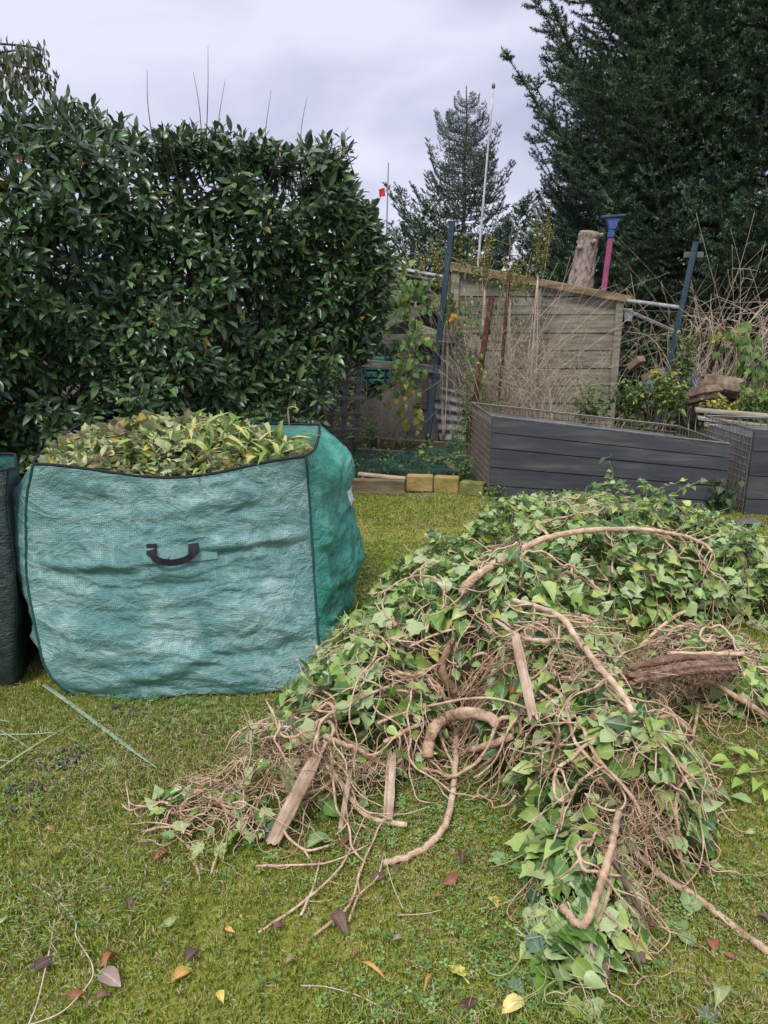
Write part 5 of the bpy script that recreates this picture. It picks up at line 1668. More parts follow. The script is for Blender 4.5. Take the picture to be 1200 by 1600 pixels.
def H(px, py, lift=0.0):
    d = ray(px, py)
    t = .9
    while t < 9:
        x, y, z = d.x*t, d.y*t, CAMH+d.z*t
        if z <= float(hh(x, y)) + lift + .004: break
        t += .01
    return np.array([d.x*t, d.y*t, CAMH+d.z*t])

m_ivy = leafmat('ivy_leaf', [(0, (.02, .06, .015)), (.2, (.045, .12, .02)), (.4, (.10, .21, .03)), (.62, (.20, .32, .055)), (.85, (.31, .43, .10)), (.97, (.38, .48, .14)), (1, (.45, .42, .10))],
                under=(.34, .44, .19), rough=.4, spec=.55, rib=(.34, .42, .18), ribmix=.6, trans=.16)
m_vine = surf('ivy_bark', [(.28, (.16, .085, .05)), (.40, (.36, .22, .135)), (.54, (.56, .385, .25)), (.72, (.72, .56, .40))], scale=26, stretch=(1, 1, 1), rough=.9, bump=1.0, bscale=110, dist=.008)
m_root = surf('dark_ivy_bark', [(.25, (.075, .04, .027)), (.5, (.20, .115, .075)), (.8, (.38, .25, .17))], scale=22, rough=.95, bump=1, bscale=60, dist=.012)
m_gstem = surf('young_ivy_stem', [(.3, (.16, .20, .06)), (.55, (.30, .33, .12)), (.8, (.42, .36, .20))], scale=10, rough=.7)

heap = thing('ivy_heap', 'big tangled heap of cut ivy vines with pale green leaves on the lawn', 'ivy heap', (.35, 2.7, 0))
# where leaves, and where bare stems, show in the photograph
BARE = [[(330, 1180), (470, 1110), (600, 1150), (620, 1230), (470, 1260), (300, 1330), (230, 1300)],
        [(600, 980), (880, 980), (900, 1060), (800, 1230), (640, 1230), (620, 1080)],
        [(895, 1130), (1060, 1160), (1085, 1340), (1010, 1360), (940, 1350), (895, 1290)],
        [(925, 1330), (1010, 1300), (1000, 1540), (925, 1500)],
        [(960, 980), (1170, 960), (1190, 1120), (960, 1130)],
        [(640, 1200), (780, 1200), (760, 1310), (640, 1310)]]
def bare(x, y, z):
    px, py = proj(np.stack([x, y, z], -1))
    b = np.zeros(px.shape, bool)
    for p in BARE: b |= in_poly(px, py, p)
    return b
n = 26500
x = rng.uniform(-1.0, 2.1, n); y = rng.uniform(1.2, 4.7, n)
x[24000:] = rng.uniform(.1, .95, 2500); y[24000:] = rng.uniform(1.35, 2.3, 2500)
h = hh(x, y)
k = h > .035
x, y, h = x[k], y[k], h[k]; n = len(x)
f = np.where(rng.random(n) < .62, rng.uniform(.88, 1.06, n), rng.uniform(.1, .9, n))
z = h*f + .008
b = bare(x, y, z)
clump = .5+.5*np.sin(x*9+2*np.sin(y*7))*np.sin(y*10+x*3)
keep = rng.random(n) < np.where(b,   .27 + .25*(clump > .6), .60 + .40*clump)
# the hollow at the front, where the lawn shows under the vines
px, py = proj(np.stack([x, y, z], -1))
keep &= ~(in_poly(px, py, [(620, 1215), (760, 1200), (770, 1380), (600, 1380)]) & (rng.random(n) < .9))
x, y, z, f = x[keep], y[keep], z[keep], f[keep]; n = len(x)
e = .03
gx = (hh(x+e, y)-hh(x-e, y))/(2*e); gy = (hh(x, y+e)-hh(x, y-e))/(2*e)
nr = np.stack([-gx, -gy, np.ones(n)], 1); nr /= np.linalg.norm(nr, axis=1)[:, None]
flip = rng.random(n) < .36
Nn = nr*1.1 + rnd_unit(n)*.75
Nn[flip] *= -1
# neighbouring leaves hang the same way
ph = np.sin(x*5+1.3*y)*3 + np.sin(y*6)*2
D = np.stack([np.cos(ph), np.sin(ph)-.5, -.45*np.ones(n)], 1) + rnd_unit(n)*.75
S = rng.uniform(.036, .078, n)*np.where(rng.random(n) < .12, 1.3, 1)*np.where(y < 2.25, .84, 1)
scatter(T_IVY, np.stack([x, y, z], 1), D, Nn, S, 'foliage', m_ivy, heap, 295, show=np.where(f > .85, 1, .3))

# vines wandering over and through the heap
def wander(p, d, L, step, wig, frac, zoff=0.0, pull=.35):
    P = [np.array(p, float)]
    d = np.array(d, float)
    n = max(4, int(L/step))
    bend = rng.normal(0, .10)
    for i in range(n):
        bend = bend*.55 + rng.normal(0, wig)
        c, s_ = math.cos(bend), math.sin(bend)
        d[:2] = [d[0]*c-d[1]*s_, d[0]*s_+d[1]*c]
        d[:2] /= np.linalg.norm(d[:2])+1e-9
        q = P[-1] + np.array([d[0]*step, d[1]*step, 0])
        tz = float(hh(q[0], q[1]))*frac + zoff + .012
        q[2] = P[-1][2] + (tz-P[-1][2])*pull + rng.normal(0, step*.22)
        q[2] = max(q[2], .008)
        P.append(q + rng.normal(0, step*.10, 3))
    return P
def vine(P, r0, r1, mat, parent, k=5, name='vine', lump=.12, sub=3):
    S_ = spline(P, sub)
    r = np.linspace(r0, r1, len(S_))*(1+.10*np.sin(np.arange(len(S_))*1.7+rng.uniform(0, 6)))
    return MB().tube(S_, r, k, lump=lump).build(name, mat, parent, smooth=True)
cnt = 0
while cnt < 297:                                          # the stouter ones, each a part
    x, y = rng.uniform(-.85, 1.95), rng.uniform(1.5, 4.3)
    h = float(hh(x, y))
    if h < .06: continue
    b = bool(bare(np.array([x]), np.array([y]), np.array([h]))[0])
    if not b and rng.random() < .86: continue
    r0 = rng.choice([.0025, .0034, .0046, .0062], p=[.30, .34, .24, .12])*1.25*min(1, .45+h*2)
    a = rng.uniform(0, 2*PI)
    P = wander((x, y, h), (math.cos(a), math.sin(a), 0), rng.uniform(.2, .7)*min(1, .3+h*2.2), .024 if r0 < .004 else .034, .42, rng.uniform(.8, 1.12), rng.uniform(0, .03))
    S_ = spline(P, 3)
    vb = MB().tube(S_, np.linspace(r0, r0*.5, len(S_))*(1+.10*np.sin(np.arange(len(S_))*1.7)), 5, lump=.14)
    for _ in range(rng.integers(1, 4)):                   # forks
        i = rng.integers(2, len(S_)-3)
        dd_ = S_[i+1]-S_[i]; dd_ /= np.linalg.norm(dd_)+1e-9
        dd_ = dd_*.8 + rnd_unit(1)[0]*[.8, .8, .45]
        l_ = rng.uniform(.04, .16)
        e_ = S_[i]+dd_*l_; e_[2] = max(e_[2], .01)
        vb.tube(spline([S_[i], S_[i]+dd_*l_*.5+rng.normal(0, .01, 3), e_], 3), np.linspace(r0*.6, r0*.3, 7), 4, lump=.1)
    vb.build('vine', m_vine if rng.random() < .8 else m_root, heap, smooth=True)
    cnt += 1
mb, mg_ = MB(), MB()
cnt = 0
while cnt < 1750:                                          # the mass of thin ones
    x, y = rng.uniform(-.9, 2.0), rng.uniform(1.3, 4.4)
    h = float(hh(x, y))
    if h < .04: continue
    b = bool(bare(np.array([x]), np.array([y]), np.array([h]))[0])
    if not b and rng.random() < .80: continue
    a = rng.uniform(0, 2*PI)
    P = wander((x, y, h*rng.uniform(.5, 1)), (math.cos(a), math.sin(a), 0), rng.uniform(.10, .38), .019, .5, rng.uniform(.25, 1.12), rng.uniform(0, .03), .3)
    r0 = rng.uniform(.0011, .0029)
    (mb if b or rng.random() < .45 else mg_).tube(spline(P, 2), np.linspace(r0, r0*.5, 2*(len(P)-1)+1), 4, cap=False)
    cnt += 1
tag(mb.build('thin_vines', m_vine, heap, smooth=True), kind='stuff')
tag(mg_.build('green_stems', m_gstem, heap, smooth=True), kind='stuff')
# stems hanging down in the hollow under the front edge
for i in range(34):
    px_ = rng.uniform(600, 800); a = H(px_, rng.uniform(1120, 1200), .0)
    d = np.array([rng.normal(0, .05), -.02+rng.normal(0, .05), 0])
    P = [a+[0, .06, -.02], a + d*.5 - [0, 0, a[2]*.3], a+d - [0, 0, a[2]*.75], a+d*1.5 - [0, 0, a[2]*.93]]
    vine(P, .004, .002, m_root, heap, 4, 'vine')

# traced stout stems (photo pixels dropped onto the heap, with their own lift)
def trace(pts, lift, r, mat=m_vine, name='cut_branch', label=None, parent=None, k=8, lump=.09, sub=6, cut=True, cat='branch'):
    lift = np.broadcast_to(np.asarray(lift, float), (len(pts),))
    P = [H(px, py, l) for (px, py), l in zip(pts, lift)]
    # even out jumps in depth where the ray slips past an edge
    for _ in range(2):
        for i in range(1, len(P)-1):
            m_ = (P[i-1]+P[i+1])/2
            if abs(P[i][1]-m_[1]) > .12:
                d = ray(*pts[i]); t = m_[1]/d.y
                P[i] = np.array([d.x*t, d.y*t, max(.012, CAMH+d.z*t)])
    S_ = spline(P, sub)
    r = np.interp(np.linspace(0, 1, len(S_)), np.linspace(0, 1, np.size(r)), np.atleast_1d(r))
    S_[1:-1] += rng.normal(0, 1, (len(S_)-2, 3))*np.minimum(r, .008)[1:-1, None]*.16
    r = r*.84*(1+.04*np.sin(np.arange(len(S_))*.6)+rng.uniform(-.04, .05, len(S_)))
    if parent is None and label:
        t = thing(name, label, cat, tuple(P[0]))
        MB().tube(S_, r, k, lump=lump).build('stem', mat, t, smooth=True)
        if cut:
            d0 = (S_[0]-S_[1]); d0 /= np.linalg.norm(d0)
            MB().tube([S_[0], S_[0]+d0*.003], r[0]*.9, k).build('cut_end', m_cut, t)
        return t, S_
    return MB().tube(S_, r, k, lump=lump).build('vine', mat, parent or heap, smooth=True), S_
def sidetwigs(t, S_, n, r, L, mat=m_vine, name='side_twig'):
    for _ in range(n):
        i = rng.integers(2, len(S_)-1)
        d = rnd_unit(1)[0]; d[2] = d[2]*.5 - .1
        P = [S_[i]]
        for q in range(5):
            d = d + rng.normal(0, .3, 3); d /= np.linalg.norm(d)
            p = P[-1] + d*L/5*rng.uniform(.7, 1.2); p[2] = max(p[2], .006); P.append(p)
        MB().tube(spline(P, 3), np.linspace(r, r*.5, 16), 4, lump=.1).build(name, mat, t, smooth=True)
t, S_ = trace([(722, 925), (740, 903), (790, 872), (850, 842), (920, 829), (1000, 827), (1060, 836), (1100, 850), (1113, 864)], [.05, .07, .10, .14, .16, .16, .14, .12, .10], [.020, .018, .015, .011, .009], label='long pale vine arching over the top of the ivy heap', name='arching_vine')
sidetwigs(t, S_, 14, .0035, .2)
for q in range(7):
    P0 = S_[-1-q*2]
    P = [P0, P0+[rng.normal(0, .02), -.02, -.05], P0+[rng.normal(0, .04), -.03, -.12], P0+[rng.normal(0, .04), -.03, -.2]]
    vine(P, .004, .002, m_vine, t, 4, 'side_twig')
t, S_ = trace([(668, 1182), (670, 1160), (678, 1138), (697, 1122), (725, 1115), (758, 1118), (778, 1132)], .085, [.0225, .024, .024, .020], label='thick smooth branch bent like a hook at the front of the heap', name='hooked_branch', k=10, lump=.05)
t, S_ = trace([(730, 1172), (752, 1168), (775, 1160), (800, 1150)], .06, [.012, .014, .012], label='short cut branch end below the hooked one', name='cut_branch')
t, S_ = trace([(690, 1125), (705, 1110), (712, 1088), (696, 1062), (690, 1040), (700, 1015), (706, 1000)], .06, [.02, .024, .019, .014], m_root, label='knotted dark vine trunk rising above the hooked branch', name='knotted_vine', lump=.2)
sidetwigs(t, S_, 8, .005, .18)
t, S_ = trace([(600, 1349), (640, 1337), (672, 1318), (695, 1290), (706, 1250), (711, 1200), (711, 1140)], [.01, .01, .015, .03, .03, .04, .05], [.011, .012, .012, .012], label='rough branch curving down from the heap onto the bare lawn', name='curved_branch')
t, S_ = trace([(508, 1150), (535, 1163), (566, 1174), (604, 1197), (641, 1178)], .05, [.010, .010, .009, .006], label='kinked branch across the left end of the heap', name='kinked_branch')
sidetwigs(t, S_, 5, .004, .15)
t, S_ = trace([(508, 1195), (530, 1220), (546, 1246), (575, 1276), (605, 1285), (636, 1289)], [.05, .04, .03, .02, .015, .015], [.007, .010, .011, .011], label='smooth branch running from the left end down to the grass, cut end pointing right', name='cut_branch')
t, S_ = trace([(966, 1268), (958, 1310), (948, 1352), (932, 1400), (916, 1440), (903, 1442), (890, 1430), (878, 1415)], [.06, .07, .07, .06, .05, .04, .04, .05], [.010, .011, .012, .011, .011], label='pale straight branch with an elbow at the trailing front end', name='elbow_branch')
t, S_ = trace([(993, 1332), (1033, 1368), (1087, 1402), (1132, 1437), (1200, 1487), (1260, 1525)], [.04, .03, .02, .015, .015, .015], [.009, .012, .012, .011], label='long bare branch pointing out of view at the lower right', name='long_branch')
sidetwigs(t, S_, 3, .004, .12)
t, S_ = trace([(1092, 1100), (1083, 1147), (1065, 1197), (1056, 1260), (1060, 1314), (1069, 1372)], [.05, .04, .03, .02, .015, .012], [.006, .0065, .006], label='thin branch hanging from the right part of the heap down to the long bare one', name='thin_branch')
t, S_ = trace([(1033, 1404), (1060, 1444), (1078, 1485), (1105, 1534)], .012, [.005, .0055, .004], label='thin grey brown twig on the grass below the long bare branch', name='twig')
t, S_ = trace([(800, 938), (840, 948), (875, 964), (901, 996), (933, 1038), (970, 1081), (987, 1113)], .07, [.010, .012, .012, .011], label='stout vine slanting across the middle of the heap towards the logs', name='slanting_vine')
sidetwigs(t, S_, 10, .0045, .2)
t, S_ = trace([(773, 969), (816, 996), (858, 1001), (880, 996), (933, 974), (987, 966)], .08, [.007, .0095, .008, .006], label='wavy vine crossing the stout slanting one', name='wavy_vine')
sidetwigs(t, S_, 5, .004, .15)
t, S_ = trace([(1100, 1060), (1120, 1071), (1157, 1092), (1200, 1118), (1260, 1150)], .05, [.010, .012, .012], label='straight branch reaching out to the right below the dark log', name='straight_branch')
t, S_ = trace([(1045, 1021), (1100, 1022), (1162, 1021)], .09, [.011, .011, .010], label='straight stick lying along the top of the dark log', name='stick')
t, S_ = trace([(1000, 1010), (1060, 960), (1130, 935), (1195, 905), (1250, 890)], .05, [.010, .010, .008], label='branch rising to the right above the dark log', name='rising_branch')
sidetwigs(t, S_, 8, .004, .16)
for (pts, r) in (([(404, 1457), (466, 1415), (533, 1353), (570, 1275)], .0045), ([(491, 1461), (545, 1415), (566, 1353), (595, 1287), (616, 1245)], .0045), ([(400, 1353), (455, 1352), (516, 1347), (575, 1320)], .0038),
                 ([(330, 1366), (345, 1320), (358, 1290), (352, 1270)], .004), ([(220, 1300), (262, 1292), (300, 1305)], .0045), ([(310, 1366), (300, 1330), (275, 1305)], .005), ([(268, 1270), (330, 1262), (380, 1282)], .003),
                 ([(200, 1288), (250, 1286), (300, 1300)], .0028), ([(545, 1440), (560, 1400), (590, 1370), (600, 1330)], .0035), ([(470, 1430), (490, 1385), (500, 1340)], .004),
                 ([(540, 1100), (600, 1075), (680, 1040)], .006), ([(590, 1130), (650, 1108), (760, 1090), (860, 1120)], .0055), ([(640, 1010), (700, 985), (790, 975), (850, 990)], .006), ([(740, 905), (745, 870), (790, 850)], .006),
                 ([(905, 1120), (930, 1180), (990, 1250), (1020, 1340)], .007), ([(865, 1200), (880, 1260), (860, 1330), (840, 1400)], .0045), ([(840, 1060), (880, 1090), (900, 1160), (960, 1220)], .008),
                 ([(600, 1160), (660, 1130), (700, 1128)], .008), ([(1010, 1330), (1000, 1380), (985, 1440), (990, 1500)], .006), ([(960, 1330), (950, 1400), (925, 1470), (930, 1500)], .006), ([(1000, 1290), (1040, 1300), (1090, 1330)], .0045)):
    _, S_ = trace(pts, .02, r*np.array([1, .9, .6]), lump=.12, k=6)
    sidetwigs(heap, S_, 3, r*.45, .09, name='vine')

# the dark log and split timber stakes
def timber(label, p0, p1, l0, l1, w, h, nm='timber_stake'):
    w, h = w*.62, h*.62
    a, b_ = H(*p0, l0), H(*p1, l1)
    t = thing(nm, label, 'timber stake', tuple(b_))
    d = (b_-a); L = np.linalg.norm(d); x = d/L
    y = np.cross([0, 0, 1], x); y /= np.linalg.norm(y); z = np.cross(x, y)
    r_ = (w+h)/2*.62
    MB().fibre([a+d*q for q in np.linspace(0, 1, 7)], [r_*.8, r_, r_*1.05, r_, r_*1.08, r_, r_*.9], 15, .22, .025).build('stake', m_stake, t)
    return
    V = []
    k = 9
    for i, q in enumerate(np.linspace(0, 1, k)):
        for (u, v) in ((-1, -1), (1, -1), (1.05, .1), (.8, 1), (-.3, 1.05), (-1, .9)):
            j = rng.uniform(-.06, .06, 2)
            V.append(a + d*q + y*(u+j[0])*w/2 + z*(v+j[1])*h/2 + (x*rng.uniform(-.02, .02) if i in (0, k-1) else 0))
    F4 = [(i*6+j, i*6+(j+1) % 6, i*6+6+(j+1) % 6, i*6+6+j) for i in range(k-1) for j in range(6)]
    e = (k-1)*6
    F4 += [(3, 2, 1, 0), (5, 4, 3, 0), (e, e+1, e+2, e+3), (e, e+3, e+4, e+5)]
    MB().add(V, F4).build('stake', m_stake, t)
    MB().add([V[e+i] + x*.002 for i in range(6)], [(0, 1, 2, 3), (0, 3, 4, 5)]).build('end_grain', m_cut, t)
m_stake = surf('split_timber', [(.25, (.16, .10, .065)), (.45, (.34, .24, .16)), (.65, (.50, .38, .27)), (.85, (.60, .48, .36))], scale=14, stretch=(1, 1, .6), rough=.9, bump=.9, bscale=40, bstretch=(1, .25, .6), dist=.008)
timber('split pale timber stake sticking out of the left end of the heap', (492, 1188), (430, 1310), .10, .03, .052, .045)
timber('short square stake end below the left middle of the heap', (612, 1185), (606, 1277), .06, .02, .042, .04)
timber('weathered timber batten standing steeply in the middle of the heap', (806, 996), (833, 1118), .09, .10, .042, .035)
timber('fibrous brown stick end right of the pale stake', (546, 1212), (533, 1290), .05, .02, .018, .018)
a, b_ = H(985, 1062, .03), H(1150, 1040, .05)
b_ = a + (b_-a)*.9
lg = thing('dark_log', 'dark reddish hairy log lying across the right side of the heap', 'log', tuple(a))
MB().fibre(spline([a, (a+b_)/2+[0, 0, .012], b_], 8), np.linspace(.020, .030, 17)*(1+rng.uniform(-.1, .1, 17)), 20, .22, .03).build('log_body', m_root, lg, smooth=False)
dd = (b_-a)/np.linalg.norm(b_-a)
for sx in (-.02, .028):
    q0 = a+[0, .03, sx]; MB().fibre([q0, (a+b_)/2+[0, .02+abs(sx), sx*1.2], b_+[rng.uniform(-.1, .02), .01, sx]], [.010, .013, .011], 9, .25, .02).build('split_strand', m_root, lg)
mb = MB()
for _ in range(420):
    q = rng.random(); c = a+(b_-a)*q; v = rnd_unit(1)[0]
    p0 = c + (v-dd*np.dot(v, dd))*.034
    mb.tube([p0, p0+dd*rng.uniform(-.03, .03)+v*.012, p0+dd*rng.uniform(-.05, .05)+v*.02-[0, 0, .01]], .0012, 3, cap=False)
tag(mb.build('root_hairs', m_root, lg), kind='stuff')
# fibrous root clumps
for (px_, py_, n_, s_) in ((485, 1190, 150, .085), (1080, 1045, 120, .10), (1000, 1290, 110, .07), (900, 1050, 80, .07), (575, 1205, 60, .05)):
    c = H(px_, py_, .02); mb = MB()
    for _ in range(n_):
        p = c + rng.normal(0, s_*.55, 3)*[1.3, .8, .5]; d = rnd_unit(1)[0]
        P = [p]
        for q in range(4):
            d = d + rng.normal(0, .6, 3); d /= np.linalg.norm(d); P.append(P[-1]+d*.022)
        mb.tube(spline(P, 2), np.linspace(.0015, .0007, 9), 3, cap=False)
    tag(mb.build('root_tangle', m_vine, heap, smooth=True), kind='stuff')

# shoots standing up at the back edge of the heap and young leafy tips
for (px_, py_, h_, lb) in ((790, 800, .2, 0), (760, 830, .16, 0), (935, 790, .30, 1), (990, 800, .22, 0), (1030, 800, .24, 0), (1100, 820, .16, 0), (1150, 850, .14, 0), (1175, 900, .12, 0), (700, 850, .12, 0), (640, 930, .1, 0)):
    for _ in range(1 if lb else 3):
        a = H(px_+rng.uniform(-25, 25), py_+20, -.02)
        P = [a, a+[rng.normal(0, .02), 0, h_*.4], a+[rng.normal(0, .04), -.01, h_*.75], a+[rng.normal(0, .06), -.02, h_]]
        S_ = spline(P, 5)
        MB().tube(S_, np.linspace(.0032, .0014, len(S_)), 4).build('shoot', m_gstem, heap, smooth=True)
        k = 12
        Pl = S_[rng.integers(4, len(S_), k)]+rng.normal(0, .01, (k, 3))
        scatter(T_IVY, Pl, np.stack([rng.normal(0, 1, k), rng.normal(-.3, .6, k), rng.normal(-.2, .3, k)], 1), np.tile([0, -.5, 1.], (k, 1))+rng.normal(0, .4, (k, 3)), rng.uniform(.018, .05, k), 'shoot_foliage', m_ivy, heap, 0)
# dead brown leaves caught in the heap
for (px_, py_, s_) in ((800, 1078, .06), (930, 1125, .065), (862, 1045, .06), (618, 978, .045), (840, 1198, .05), (660, 1360, .05), (540, 1325, .06), (990, 1480, .09), (712, 1085, .04)):
    a = H(px_, py_, .035)
    v, f_, r_ = T_DEAD[rng.integers(4)]
# (their blades are built with the fallen leaves below)
# dark ivy growing at the planter foot behind the heap
n = 3400
x = rng.uniform(.75, 2.6, n); y = rng.uniform(4.5, 5.5, n)
kk = x < 1.75 + (y-4.5)*.85
x, y = x[kk], y[kk]; n = len(x)
k = rng.random(n) < .85
z = rng.uniform(.0, 1, n)*(.10+.06*np.sin(x*5)+.04*np.sin(x*13))
iv = thing('ground_ivy', 'low dark green ivy growing between the heap and the planter', 'ivy', (1.9, 5.1, 0))
scatter(T_IVY, np.stack([x, y, np.maximum(z, .01)], 1), rnd_unit(n)*[1, 1, .4], rnd_unit(n)*.6+[0, -.2, .9], rng.uniform(.03, .065, n), 'foliage', m_weed, iv, 0)
mb = MB()
for _ in range(60):
    p = np.array([rng.uniform(.8, 1.8), rng.uniform(4.6, 5.4), .03]); d = rnd_unit(1)[0]*.25; d[2] = 0
    mb.tube(spline([p, p+d*.5+[0, 0, .04], p+d], 4), .003, 4)
mb.build('stems', m_dryred, iv, smooth=True)
# leafy sprig lying at the right edge
sg_ = thing('leafy_sprig', 'bright yellow green leafy sprig on the lawn at the right edge', 'sprig', tuple(gnd(1180, 1215)))
k = 9
P = np.array([np.array(gnd(px_, py_, .03+.02*rng.random())) for (px_, py_) in ((1140, 1190), (1165, 1182), (1185, 1188), (1160, 1220), (1185, 1222), (1195, 1200), (1150, 1200), (1198, 1235), (1175, 1205))])
D = P - np.array(gnd(1200, 1205, .02)) + rng.normal(0, .01, (k, 3))
scatter(T_OVAL, P, D, np.tile([0, -.2, 1.], (k, 1)), np.full(k, .065), 'leaves', leafmat('lime_leaf', [(0, (.20, .34, .05)), (1, (.33, .44, .08))], rough=.4), sg_, 9)
MB().tube(spline([gnd(1150, 1210, .02), gnd(1180, 1206, .03), gnd(1240, 1200, .02)], 4), .003, 4).build('stem', m_gstem, sg_, smooth=True)

# ================================================================== FALLEN LEAVES AND BITS ON THE LAWN
def lm(name, a, b_, under=None, rough=.55, spots=None, rib=None):
    return leafmat(name, [(0, a), (1, b_)], under=under, rough=rough, spots=spots, rib=rib or tuple(min(1, c*1.6) for c in b_), ribmix=.6, trans=.08, bump=.5)
LM = {'brown': lm('brown_leaf', (.10, .045, .03), (.17, .08, .05), (.24, .15, .12)),
      'taupe': lm('taupe_leaf', (.26, .19, .15), (.32, .24, .19), (.28, .2, .16)),
      'rust': lm('rust_leaf', (.22, .09, .045), (.32, .13, .06), (.30, .12, .06)),
      'purple': lm('purple_brown_leaf', (.09, .05, .04), (.14, .08, .06), (.17, .11, .085)),
      'yellow': lm('yellow_leaf_fallen', (.55, .43, .07), (.62, .52, .12), (.5, .42, .14), spots=(.35, .24, .08)),
      'gold': lm('golden_leaf', (.42, .24, .06), (.50, .32, .09), (.5, .34, .1), spots=(.25, .13, .06)),
      'green': lm('green_fallen', (.15, .24, .08), (.22, .33, .12), (.25, .33, .17), spots=(.10, .07, .04)),
      'pale': lm('pale_fallen', (.28, .36, .14), (.38, .44, .20), (.38, .44, .22), spots=(.25, .25, .15)),
      'bluegreen': lm('bluegreen_leaf', (.09, .15, .09), (.14, .21, .13), (.2, .27, .17)),
      'spotted': lm('spotted_yellow', (.62, .52, .17), (.68, .58, .24), (.6, .5, .22), spots=(.22, .10, .05))}
